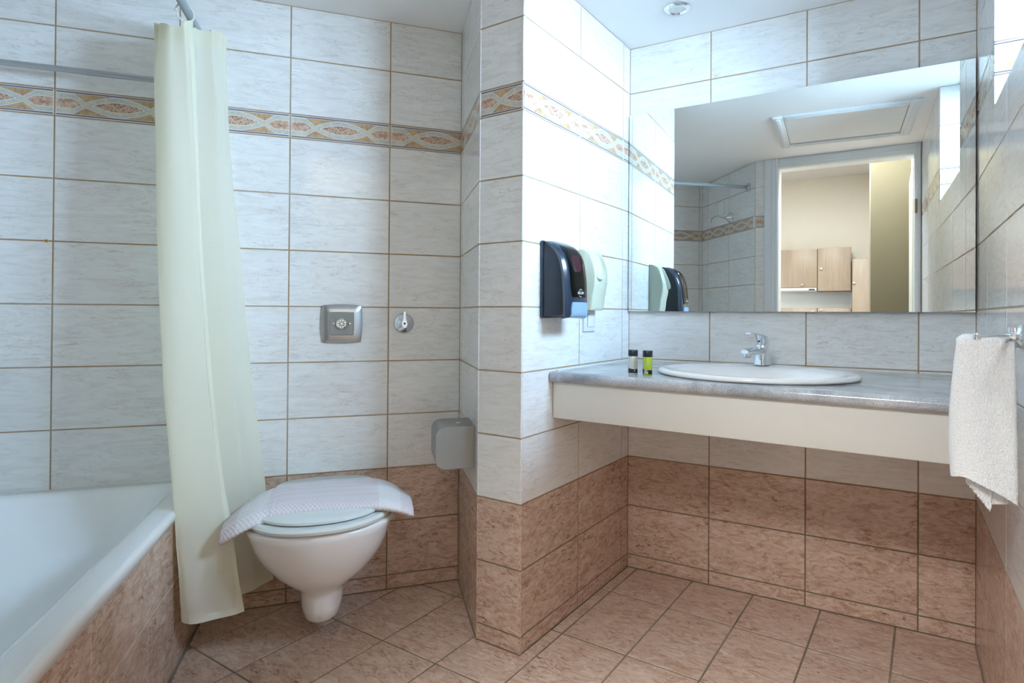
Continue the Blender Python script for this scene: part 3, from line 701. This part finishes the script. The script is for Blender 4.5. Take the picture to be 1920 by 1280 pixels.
for k in range(3): patch('rib', -.014, .014, .09+k*.022, .097+k*.022, .0043, .0010, M['blue_plastic'], bt, nv=4)
def text(name, body, size, m, parent, mw, ext=.0003):
    c = bpy.data.curves.new(name, 'FONT'); c.body = body; c.size = size; c.extrude = ext; c.align_x = 'CENTER'; c.align_y = 'CENTER'
    t = bpy.data.objects.new('tmp', c); COL.objects.link(t); dg = bpy.context.evaluated_depsgraph_get(); dg.update()
    me = bpy.data.meshes.new_from_object(t.evaluated_get(dg)); bpy.data.objects.remove(t)
    me.materials.clear(); o = link(name, me, m, parent, mw); return o
zl = surf(0, .31, .0055)
face = Matrix(((-1, 0, 0, 0), (0, 0, 1, zl.y), (0, 1, 0, zl.z), (0, 0, 0, 1)))      # text x -> -x (reads from the room), text y -> z
lg = text('logo', 'BOOM', .0125, M['white_plastic'], sd, face)
for a0, a1, dz in ((35, 150, .003), (215, 300, -.003)):
    tube('logo_arc', [(.010*math.cos(math.radians(a)), .009*math.sin(math.radians(a))+dz, 0) for a in range(a0, a1, 8)], .0007, M['white_plastic'], lg, n=6)

cd = thing('hair_dryer_holder', on_D(1.865, 1.062), 'cream plastic wall unit with oval recess behind the black soap dispenser', 'wall unit')
pr = [(.0, .004), (.040, .0), (.052, .006), (.058, .05), (.066, .09), (.068, .13), (.060, .165), (.045, .20), (.022, .215), (.0, .218)]
def cring(s, x):
    n = len(pr); q = []
    for i in range(n-1):
        for k in range(5):
            f = k/5; P = [pr[max(0, i-1)], pr[i], pr[i+1], pr[min(n-1, i+2)]]
            q.append(tuple(.5*((2*P[1][c])+(-P[0][c]+P[2][c])*f+(2*P[0][c]-5*P[1][c]+4*P[2][c]-P[3][c])*f*f+(-P[0][c]+3*P[1][c]-3*P[2][c]+P[3][c])*f**3) for c in (0, 1)))
    q.append(pr[-1]); return [(x, max(0, y*s), z*(.96+.04*s)+.004*(1-s)) for y, z in q]
loft('shell', [cring(.80, -.050), cring(.93, -.047), cring(1, -.040), cring(1.03, 0), cring(1, .040), cring(.93, .047), cring(.80, .050)], M['cream_plastic'], cd, ang=35)
# dished oval on the upper front with a raised lip
def oval(s, d): 
    c = Vector((.016, .0570, .155)); nn = Vector((.42, .82, .40)).normalized(); ey = (Vector((0, 0, 1))-nn*nn.z).normalized(); ex = ey.cross(nn)
    return [tuple(c+ex*(.028*s*math.cos(t))+ey*(.047*s*math.sin(t))+nn*d) for t in [2*math.pi*k/28 for k in range(28)]]
loft('oval_recess', [oval(1.14, -.012), oval(1.12, .005), oval(1.02, .0075), oval(.92, .002), oval(.6, -.008), oval(.25, -.0115)], M['cream_plastic'], cd)
box('switch', (.010, .0595, .070), (.032, .064, .086), M['cream_plastic'], cd, bev=.002)
box('indicator', (-.040, .0640, .094), (-.036, .067, .108), M['brass'], cd)
sw = thing('light_switch', on_D(1.885, .985), 'white rocker light switch under the cream wall unit', 'switch')
box('plate', (-.042, 0, 0), (.042, .009, .084), M['white_plastic'], sw, bev=.003)
box('rocker', (-.024, .009, .018), (.024, .0125, .066), M['white_plastic'], sw, Matrix.Rotation(math.radians(-3), 4, 'X'), bev=.0015)

# ------------------------------------------------------------------ mirror
MO = -.0056
ma = C2+MO; md = Vector((math.cos(ma), math.sin(ma)))
mo_ = B0+NB*.010
mr = thing('wall_mirror', frame(mo_+md*(BW-.006), -md, 5.230*S), 'large frameless rectangular mirror filling the wall above the counter', 'mirror')
MH = (9.222-5.230)*S
box('backing', (0.002, -.006, 0.002), (BW-.014, -.0004, MH-.002), M['dark'], mr)
box('glass', (0, 0, 0), (BW-.010, .004, MH), M['mirror'], mr)

# ------------------------------------------------------------------ vanity counter
CT, CTH, CF = .857, .034, 1.620
va = thing('vanity_counter', Matrix.Translation((KX, CF, 0)), 'grey marble vanity counter with deep cream front panel', 'counter')
BCX, BCY, BAX, BAY = -.470, 1.918, .306, .262
def backy(x): return B0.y+(x-KX)*math.tan(C2)-.005
xr = B4.x+CK*(B4.y-CF)-.004
def cx_right(y): return B4.x+CK*(B4.y-y)-.005
bm = bmesh.new(); N = 96; hole, outr = [], []
corners = [(KX+.005, CF+CTH/2), (cx_right(CF+CTH/2), CF+CTH/2), (cx_right(2.30), backy(cx_right(2.3))), (KX+.005, backy(KX))]
def rayrect(t):
    d = Vector((math.cos(t), math.sin(t))); best = None; c = Vector((BCX, BCY))
    for i in range(4):
        p, q = Vector(corners[i]), Vector(corners[(i+1) % 4]); e = q-p; den = d.x*e.y-d.y*e.x
        if abs(den) < 1e-9: continue
        s = ((p-c).x*e.y-(p-c).y*e.x)/den; w = ((p-c).x*d.y-(p-c).y*d.x)/den
        if s > 0 and -1e-6 <= w <= 1+1e-6 and (best is None or s < best): best = s
    return c+d*best
angs = sorted([2*math.pi*k/N for k in range(N)]+[math.atan2(c[1]-BCY, c[0]-BCX) % (2*math.pi) for c in corners])
LV = {}
for z in (CT, CT-CTH):
    hv, ov = [], []
    for t in angs:
        hv.append(bm.verts.new((BCX+(BAX-.025)*math.cos(t)-KX, BCY+(BAY-.025)*math.sin(t)-CF, z))); p = rayrect(t); ov.append(bm.verts.new((p.x-KX, p.y-CF, z)))
    LV[z] = (hv, ov)
n = len(angs)
for k in range(n):
    j = (k+1) % n; h1, o1 = LV[CT]; h0, o0 = LV[CT-CTH]
    bm.faces.new((h1[k], o1[k], o1[j], h1[j])); bm.faces.new((h0[k], h0[j], o0[j], o0[k])); bm.faces.new((h1[k], h1[j], h0[j], h0[k])); 
    bm.faces.new((o1[k], o0[k], o0[j], o1[j]))
# bullnose front edge
nose = []
for x in (KX+.005, cx_right(CF)):
    nose.append([bm.verts.new((x-KX, CTH/2-CTH/2*math.sin(t), CT-CTH/2+CTH/2*math.cos(t))) for t in [math.pi*i/12 for i in range(13)]])
for i in range(12): bm.faces.new((nose[0][i], nose[0][i+1], nose[1][i+1], nose[1][i]))
frombm('worktop', bm, M['marble'], va, smooth=True)
box('front_panel', (.0042, .024, .703), (cx_right(CF)-KX-.002, .044, CT-CTH), M['cream_board'], va, bev=.003)
tube('sealant', [(.004, .05, CT+.001), (.004, B0.y-CF-.01, CT+.001)], .0035, M['caulk'], va, n=8)

# washbasin
wb = thing('washbasin', Matrix.Translation((BCX, BCY, CT)), 'white oval drop-in washbasin set into the marble counter', 'washbasin')
def el(ax, ay, z, n=72, yo=0): return [(ax*math.cos(2*math.pi*k/n), yo+ay*math.sin(2*math.pi*k/n), z) for k in range(n)]
a_, b_ = BAX, BAY
loft('bowl', [el(a_-.010, b_-.010, .0005), el(a_, b_, .003), el(a_+.002, b_+.002, .009), el(a_-.004, b_-.004, .0155), el(a_-.016, b_-.016, .0175), el(a_-.034, b_-.040, .0155, yo=-.006), el(a_-.044, b_-.075, .010, yo=-.028), el(a_-.054, b_-.085, -.006, yo=-.030),
     el(a_-.075, b_-.105, -.05, yo=-.03), el(a_-.12, b_-.14, -.11, yo=-.03), el(a_-.19, b_-.19, -.15, yo=-.03), el(.03, .03, -.157, yo=-.03)], M['ceramic'], wb, cap=(False, True), ang=70)
lathe('drain', [(.001, -.156), (.028, -.156), (.028, -.152), (.02, -.151), (.001, -.153)], M['chrome'], wb, Vector((0, -.03, 0)), n=24)
# tap
tpz = CT+.0165
ta = thing('tap', frame(Vector((-.492, 2.128)), Vector((math.cos(math.radians(-22)), math.sin(math.radians(-22)))), tpz), 'chrome single-lever mixer tap on the washbasin rim', 'tap')
def rr3(w, d, r, yc, z, sk=0): return [(x, y+yc, z+sk*y) for x, y in rrect(w, d, r, 5)]
loft('body', [rr3(.046, .050, .012, 0, 0), rr3(.046, .050, .012, 0, .004), rr3(.043, .047, .013, 0, .02), rr3(.041, .043, .015, .001, .045), rr3(.041, .042, .017, .002, .064), rr3(.040, .040, .017, .003, .070)], M['chrome'], ta)
loft('spout', [[(x*s, y, z+w*h) for x, w in [(.019*math.cos(t), .012*math.sin(t)) for t in [2*math.pi*k/20 for k in range(20)]]] for y, z, s, h in ((.005, .048, 1, 1.5), (-.03, .050, 1, 1.25), (-.06, .052, 1, 1.0), (-.085, .051, .95, .8), (-.100, .049, .8, .6))], M['chrome'], ta)
lathe('aerator', [(.001, .030), (.0095, .030), (.0125, .031), (.0125, .046), (.001, .046)], M['chrome'], ta, Vector((0, -.085, 0)), n=20)
lathe('aerator_mesh', [(.001, .0292), (.0095, .0292), (.0095, .0305), (.001, .0305)], M['dark'], ta, Vector((0, -.085, 0)), n=16)
hd = loft('lever', [rr3(.041, .042, .018, .003, .0715), rr3(.041, .042, .018, .002, .084, -.12), rr3(.039, .046, .017, -.002, .094, -.25), rr3(.034, .044, .015, -.006, .100, -.30)], M['chrome'], ta)
loft('lever_arm', [[(x, y, z+w) for x, w in ((-hw, -.003), (hw, -.003), (hw, .003), (-hw, .003))] for y, z, hw in ((.012, .098, .013), (-.02, .106, .014), (-.055, .110, .013), (-.080, .112, .010))], M['chrome'], hd)
lathe('indicator', [(.001, 0), (.0035, 0), (.003, .001), (.001, .0012)], M['dark'], hd, Matrix.Translation((0, -.0205, .083)) @ Matrix.Rotation(math.pi, 4, 'Z'), n=14, axis='y')

# two toiletry bottles
def bottle(x, y, label, liquid, tree):
    t = thing('toiletry_bottle', Matrix.Translation((x, y, CT)), label, 'bottle', 'toiletry bottles on the counter'); r = .0150
    lathe('body', [(.001, 0), (r-.001, 0), (r, .002), (r, .056), (r-.0015, .0585), (.011, .060), (.001, .060)], M[liquid], t, n=28)
    lathe('cap', [(.001, .0585), (r+.0002, .0585), (r+.0006, .060), (r+.0006, .0765), (r-.0005, .078), (.001, .0782)], M['black_plastic'], t, n=28)
    lab = loft('label', [[((r+.0003)*math.cos(a), (r+.0003)*math.sin(a), z+(.0035*math.cos(a-2.4) if i == 1 else 0)) for a in [2*math.pi*k/32 for k in range(32)]] for i, z in enumerate((.005, .021))], M['black_plastic'], t, cap=(False, False))
    va_ = math.atan2(-y, -x)                       # side facing the doorway
    def onb(a, z, w=.0006): return Matrix.Rotation(a, 4, 'Z') @ Matrix.Translation((r+w, 0, z))
    if tree:
        tube('trunk', [(Matrix.Rotation(va_+.35, 4, 'Z') @ Vector((r+.0006, 0, z))) for z in (.010, .016, .024, .034)], [.0014, .0008, .0008, .0006], M['tree_print'], lab, n=6)
        for k in range(46):
            a = va_+.35+random.gauss(0, .30); z = .037+random.gauss(0, .0058)
            box('leaf', (-.0002, -.0007, -.0008), (.0003, .0007, .0008), M['tree_print'], lab, onb(a, max(.024, min(.05, z))))
    else:
        box('barcode_panel', (-.0003, -.0062, 0), (.0002, .0056, .007), M['bar_code'], lab, onb(va_+.25-.5, .006))
        for k in range(7): box('bar', (0, -.0048+k*.0014, .001), (.0004, -.0042+k*.0014, .0055), M['dark'], lab, onb(va_-.25, .006))
        for k in range(2): box('print_line', (0, -.006, 0), (.0003, .003, .0010), M['bar_code'], lab, onb(va_-.25, .0150+k*.0025))
        for k in range(4): box('print_line', (0, -.004, 0), (.0003, .004, .0008), M['clear_liquid'], lab, onb(va_-.2, .031+k*.0035))
bottle(-.797, 1.716, 'small clear toiletry bottle with black cap and beige tree print', 'clear_liquid', True)
bottle(-.744, 1.710, 'small lime green toiletry bottle with black cap and barcode', 'green_liquid', False)

# ------------------------------------------------------------------ towel holder and towel on the right wall
FLG = Vector((cx_right(1.475)+.001, 1.475, 1.008))
th_ = thing('towel_holder', Matrix.Translation(FLG), 'chrome two-armed swivel towel holder on the right wall', 'towel holder')
lathe('flange', [(.001, 0), (.024, 0), (.025, -.003), (.022, -.008), (.012, -.012), (.010, -.020), (.001, -.020)], M['chrome'], th_, n=28, axis='x')
tube('post', [(-.016, 0, -.022), (-.016, 0, .018)], .0075, M['chrome'], th_)
tube('arm', [(-.016, 0, .004), (-.085, -.20, .004)], .0036, M['chrome'], th_); lathe('arm_knob', [(.001, -.007), (.005, -.005), (.0065, 0), (.005, .005), (.001, .007)], M['chrome'], th_, Vector((-.085, -.20, .004)), n=16)
TP1 = FLG+Vector((-.010, 0, -.016)); TP2 = Vector((.056, 1.452, .992))
tube('arm', [(-.016, 0, -.016), tuple(TP2-FLG)], .0036, M['chrome'], th_); lathe('arm_knob', [(.001, -.007), (.005, -.005), (.0065, 0), (.005, .005), (.001, .007)], M['chrome'], th_, TP2-FLG, n=16)
ax_ = (TP2-TP1); ax_.z = 0; al = ax_.length; ax_.normalize(); tn = Vector((ax_.y, -ax_.x, 0))
if tn.y > 0: tn = -tn
tw = thing('hand_towel', Matrix.Translation((TP1.x, TP1.y, TP1.z)), 'white terry hand towel hanging from the chrome holder', 'towel')
def towel(u, v):
    # v: 0 front bottom -> 1 back bottom ; u: wall side -> tip
    L1, L2 = .268, .262; s = v*(L1+.035+L2); rnd = math.sqrt(max(0, 1-abs(2*u-1)**5)); bulge = .0175*rnd+.001
    k = max(0, (L1-s)/L1) if s < L1 else max(0, (s-L1-.035)/L2)
    along = .002+u*(al+.004)+(.014*math.sin(k*2.6)+.004)*max(0, u-.3)+.006*k*(u-.5)
    top = .010-.014*(1-u)**2-(.020*max(0, u-.80)/.2)**1.0*max(0, u-.80)*3
    if s < L1: z = top-(L1-s)*(1+.17*(1-u)); n = bulge*(1+.5*k)+.003*math.sin(u*9+k*3)*k
    elif s < L1+.035:
        t = (s-L1)/.035*math.pi; n = bulge*math.cos(t); z = top+.011*math.sin(t)
    else: z = top-(s-L1-.035); n = -bulge*(1-.3*k)
    p = ax_*along + tn*n + Vector((0, 0, z))
    q = Vector((u*55, s*260, 0)); q = Vector((u*75, s*420, 0)); jit = noise.noise(q)*.0022+noise.noise(q*2.1)*.0014
    return p+tn*jit*(1 if s < L1 else -1)+ax_*noise.noise(q*1.3+Vector((4, 0, 7)))*.0007+Vector((0, 0, noise.noise(q+Vector((9, 9, 9)))*.0010))
grid('terry', towel, 130, 330, M['towel'], tw)
def flap(u, v):
    q = Vector((u*60, v*90, 5)); z = -.235-.098*v*(.50+.50*u)-.004*u; return ax_*(al*.99-.052*u-.012*v*(1-u)) + tn*(.004-.006*v) + Vector((0, 0, z+noise.noise(q)*.0012))+tn*noise.noise(q)*.0016
grid('inner_fold', flap, 50, 40, M['towel'], tw, solid=.006)
def flap2(u, v):
    q = Vector((u*60, v*90, 15)); return ax_*(al*.46-.035*u+.004*v) + tn*(-.006) + Vector((0, 0, -.275-.048*v+.004*u+noise.noise(q)*.0012))+tn*noise.noise(q)*.0016
grid('inner_fold', flap2, 34, 26, M['towel'], tw, solid=.006)

# ------------------------------------------------------------------ curtain, rings, rods
ZL = [1.945, 1.76, 1.515, 1.27, 1.02, .77, .515, .35, .21, .11]
CUR = [
[(0.875, 0.235), (0.864, 0.24), (0.852, 0.25), (0.839, 0.26), (0.819, 0.27), (0.797, 0.28), (0.767, 0.29), (0.74, 0.295), (0.721, 0.3), (0.705, 0.3)],
[(0.917, 0.25), (0.91, 0.26), (0.898, 0.275), (0.884, 0.29), (0.867, 0.305), (0.848, 0.32), (0.823, 0.335), (0.799, 0.335), (0.78, 0.335), (0.767, 0.33)],
[(0.96, 0.23), (0.961, 0.25), (0.951, 0.27), (0.94, 0.29), (0.925, 0.31), (0.905, 0.335), (0.883, 0.355), (0.868, 0.36), (0.852, 0.36), (0.842, 0.35)],
[(0.975, 0.19), (0.975, 0.21), (0.964, 0.23), (0.954, 0.25), (0.939, 0.27), (0.918, 0.3), (0.882, 0.33), (0.869, 0.345), (0.864, 0.34), (0.862, 0.33)],
[(0.917, 0.16), (0.936, 0.165), (0.936, 0.17), (0.93, 0.175), (0.919, 0.18), (0.899, 0.19), (0.860, 0.2), (0.835, 0.21), (0.812, 0.21), (0.796, 0.21)],
[(0.864, 0.13), (0.855, 0.13), (0.845, 0.13), (0.835, 0.13), (0.814, 0.13), (0.792, 0.13), (0.766, 0.13), (0.749, 0.13), (0.735, 0.13), (0.724, 0.13)],
[(0.839, 0.1), (0.826, 0.1), (0.812, 0.1), (0.794, 0.1), (0.776, 0.1), (0.757, 0.1), (0.731, 0.1), (0.713, 0.1), (0.701, 0.1), (0.69, 0.1)],
[(0.821, 0.06), (0.81, 0.06), (0.792, 0.06), (0.768, 0.06), (0.748, 0.06), (0.725, 0.06), (0.694, 0.06), (0.678, 0.06), (0.666, 0.06), (0.657, 0.06)],
[(0.831, 0.035), (0.823, 0.035), (0.804, 0.035), (0.782, 0.035), (0.762, 0.035), (0.742, 0.035), (0.713, 0.035), (0.698, 0.035), (0.686, 0.035), (0.679, 0.035)]]
CTOP = [1.950, 1.915, 1.930, 1.943, 1.955, 1.97, 1.985, 1.985, 1.98]
CBOT = [.128, .133, .140, .148, .125, .114, .114, .122, .122]
def crom(a, b, c, d, f): return .5*((2*b)+(-a+c)*f+(2*a-5*b+4*c-d)*f*f+(-a+3*b-3*c+d)*f**3)
def c1(L, t):
    k = t*(len(L)-1); i = min(int(k), len(L)-2); f = k-i
    return crom(L[max(0, i-1)], L[i], L[i+1], L[min(len(L)-1, i+2)], f)
def curt(u, v, off=0):
    z0, z1 = c1(CTOP, u), c1(CBOT, u); z = z0+(z1-z0)*v
    zz = max(ZL[-1], min(ZL[0], z)); i = 0
    while i < len(ZL)-2 and zz < ZL[i+1]: i += 1
    f = (ZL[i]-zz)/(ZL[i]-ZL[i+1]); L = lambda k: c1([col[max(0, min(9, k))][0] for col in CUR], u); Ln = lambda k: c1([col[max(0, min(9, k))][1] for col in CUR], u)
    a = crom(L(i-1), L(i), L(i+1), L(i+2), f); n = crom(Ln(i-1), Ln(i), Ln(i+1), Ln(i+2), f)
    top = max(0, 1-v*3.2)
    pl = .006*math.sin(u*38+1.2*math.sin(v*3))*(.35+.65*top)*(1 if u > .06 else u/.06)
    n += pl + .004*math.sin(u*16+v*5); a += .003*math.sin(u*21+v*4+1)*(1 if .04 < u < .96 else 0)
    a += .010*top*top*math.sin(u*55)*(1 if u > .3 else .3)
    a += .0012*noise.noise(Vector((u*9, v*14, 3))); n += .003*noise.noise(Vector((u*9, v*10, 8)))
    return A(a, n+off, z)
cu = thing('shower_curtain', Matrix.Identity(4), 'pale yellow shower curtain bunched against the wall at the tub end', 'curtain')
cu.location = A(.85, .15, 0); org = Vector(cu.location)
grid('fabric', lambda u, v: curt(u, v)-org, 170, 150, M['curtain'], cu)
grid('side_hem', lambda u, v: curt(u*.030+.0003, v, .0016)-org, 5, 150, M['curtain_hem'], cu)
grid('bottom_hem', lambda u, v: curt(u, .988+.012*v, .0014)-org, 170, 3, M['curtain_hem'], cu)
grid('heading_tape', lambda u, v: curt(u, .028*v, .0014)-org, 170, 4, M['curtain'], cu)
RZ = 1.985
ROD = .897
cr = thing('curtain_rod', Matrix.Identity(4), 'grey shower curtain rod running above the tub edge', 'curtain rod')
tube('rod', [A(ROD, .008, RZ), A(ROD, NSH-.008, RZ+.005)], .0125, M['rod_grey'], cr, n=20)
for n0, s in ((.0012, 1), (NSH-.0012, -1)):
    lathe('flange', [(.001, 0), (.030, 0), (.030, .004*s), (.018, .012*s), (.016, .022*s), (.001, .022*s)], M['steel'], cr, frame(A(ROD, n0).to_2d(), U, RZ+(0 if s == 1 else .005)), n=24, axis='y')
rg = thing('curtain_ring', frame(A(ROD, .235).to_2d(), (U.to_3d()+NA.to_3d()*.75).to_2d(), RZ-.006), 'cream plastic curtain ring tilted on the rod at the top of the curtain', 'curtain ring')
tube('hoop', [(.026*math.cos(t), 0, -.010+.026*math.sin(t)) for t in [2*math.pi*i/28 for i in range(27)]], .0024, M['ring'], rg, n=8)
lathe('clasp', [(.001, -.004), (.0034, -.003), (.0034, .003), (.001, .004)], M['ring'], rg, Vector((.026, 0, -.0105)), n=10)
rl = thing('drying_rail', Matrix.Identity(4), 'thin grey metal rail fixed along the wall above the tub', 'rail')
tube('bar', [A(ABATH-.006, .055, 1.812), A(.925, .055, 1.812)], .0095, M['steel'], rl, n=16)
tube('bracket', [A(.94, .055, 1.812), A(.94, .012, 1.812), A(.94, .004, 1.812)], [.008, .008, .018], M['steel'], rl)
lathe('end_cap', [(.001, 0), (.022, 0), (.022, -.004), (.013, -.008), (.001, -.008)], M['steel'], rl, frame(A(ABATH-.004, .055).to_2d(), U, 1.812), n=20, axis='x')

# ------------------------------------------------------------------ shower fitting on the far tub wall (in the mirror)
def on_S(a, z): return frame(A(a, NSH-.0012).to_2d(), -U, z)       # local y points into the tub
sh = thing('wall_shower', on_S(1.149, 1.805), 'chrome shower arm with conical wall rose, seen in the mirror', 'shower')
lathe('wall_rose', [(.001, 0), (.040, 0), (.041, .003), (.030, .016), (.016, .040), (.013, .048), (.001, .048)], M['chrome'], sh, n=28, axis='y')
tube('arm', [(0, .045, 0), (0, .075, .002), (0, .105, .012), (0, .135, .008), (0, .165, -.012)], [.011, .010, .009, .009, .010], M['chrome'], sh)
lathe('spray_head', [(.001, -.02), (.015, -.02), (.016, -.012), (.011, .006), (.001, .008)], M['chrome'], sh, Matrix.Translation((0, .172, -.020)) @ Matrix.Rotation(math.radians(30), 4, 'X'), n=20)
so = thing('cover_plate', on_S(1.285, 1.895), 'white blanking plate on the tiles above the shower arm', 'cover plate')
box('plate', (-.042, 0, -.050), (.042, .008, .050), M['white_plastic'], so, bev=.003)
for z in (-.03, .03): lathe('screw', [(.001, .008), (.004, .008), (.0035, .0095), (.001, .01)], M['steel'], so, Vector((0, 0, z)), n=12, axis='y')

# ------------------------------------------------------------------ ceiling: downlight and hatch
dl = thing('downlight', Matrix.Translation((-.772, 2.022, ZC)), 'round recessed chrome downlight in the ceiling above the washbasin', 'downlight')
lathe('bezel', [(.030, 0), (.046, 0), (.047, -.002), (.043, -.0055), (.033, -.0065), (.029, -.003), (.029, .0)], M['chrome'], dl, n=40)
lathe('lens', [(.001, -.0012), (.026, -.0012), (.0293, -.0020), (.0293, 0), (.001, 0)], M['lens'], dl, n=32)
lathe('bulb_cap', [(.001, -.0025), (.006, -.0025), (.007, -.001), (.001, -.0005)], M['ring'], dl, n=16)
hx0, hx1, hy0, hy1 = -.605, .120, .440, 1.075
ha = thing('ceiling_hatch', Matrix.Translation((0, 0, ZC)), 'white framed access hatch in the ceiling, seen in the mirror', 'hatch')
hw = .055
for lo, hi in (((hx0, hy0, 0), (hx0+hw, hy1, 0)), ((hx1-hw, hy0, 0), (hx1, hy1, 0)), ((hx0+hw, hy0, 0), (hx1-hw, hy0+hw, 0)), ((hx0+hw, hy1-hw, 0), (hx1-hw, hy1, 0))):
    f = box('trim', (lo[0], lo[1], -.014), (hi[0], hi[1], .002), M['paint_white'], ha, bev=.004)
    cxm, cym = (lo[0]+hi[0])/2, (lo[1]+hi[1])/2; ex, ey = (hi[0]-lo[0])/2-.017, (hi[1]-lo[1])/2-.017
    box('bead', (cxm-ex, cym-ey, -.019), (cxm+ex, cym+ey, -.013), M['paint_white'], f, bev=.002)
box('gap', (hx0+hw-.002, hy0+hw-.002, -.0015), (hx1-hw+.002, hy1-hw+.002, .001), M['brown_gap'], ha)
pn = box('panel', (hx0+hw+.003, hy0+hw+.014, -.006), (hx1-hw-.004, hy1-hw-.003, -.002), M['paint_white'], ha)
for x in (hx0+.10, hx1-.20): box('catch', (x, hy0+hw, -.005), (x+.012, hy0+hw+.018, -.001), M['steel'], ha)
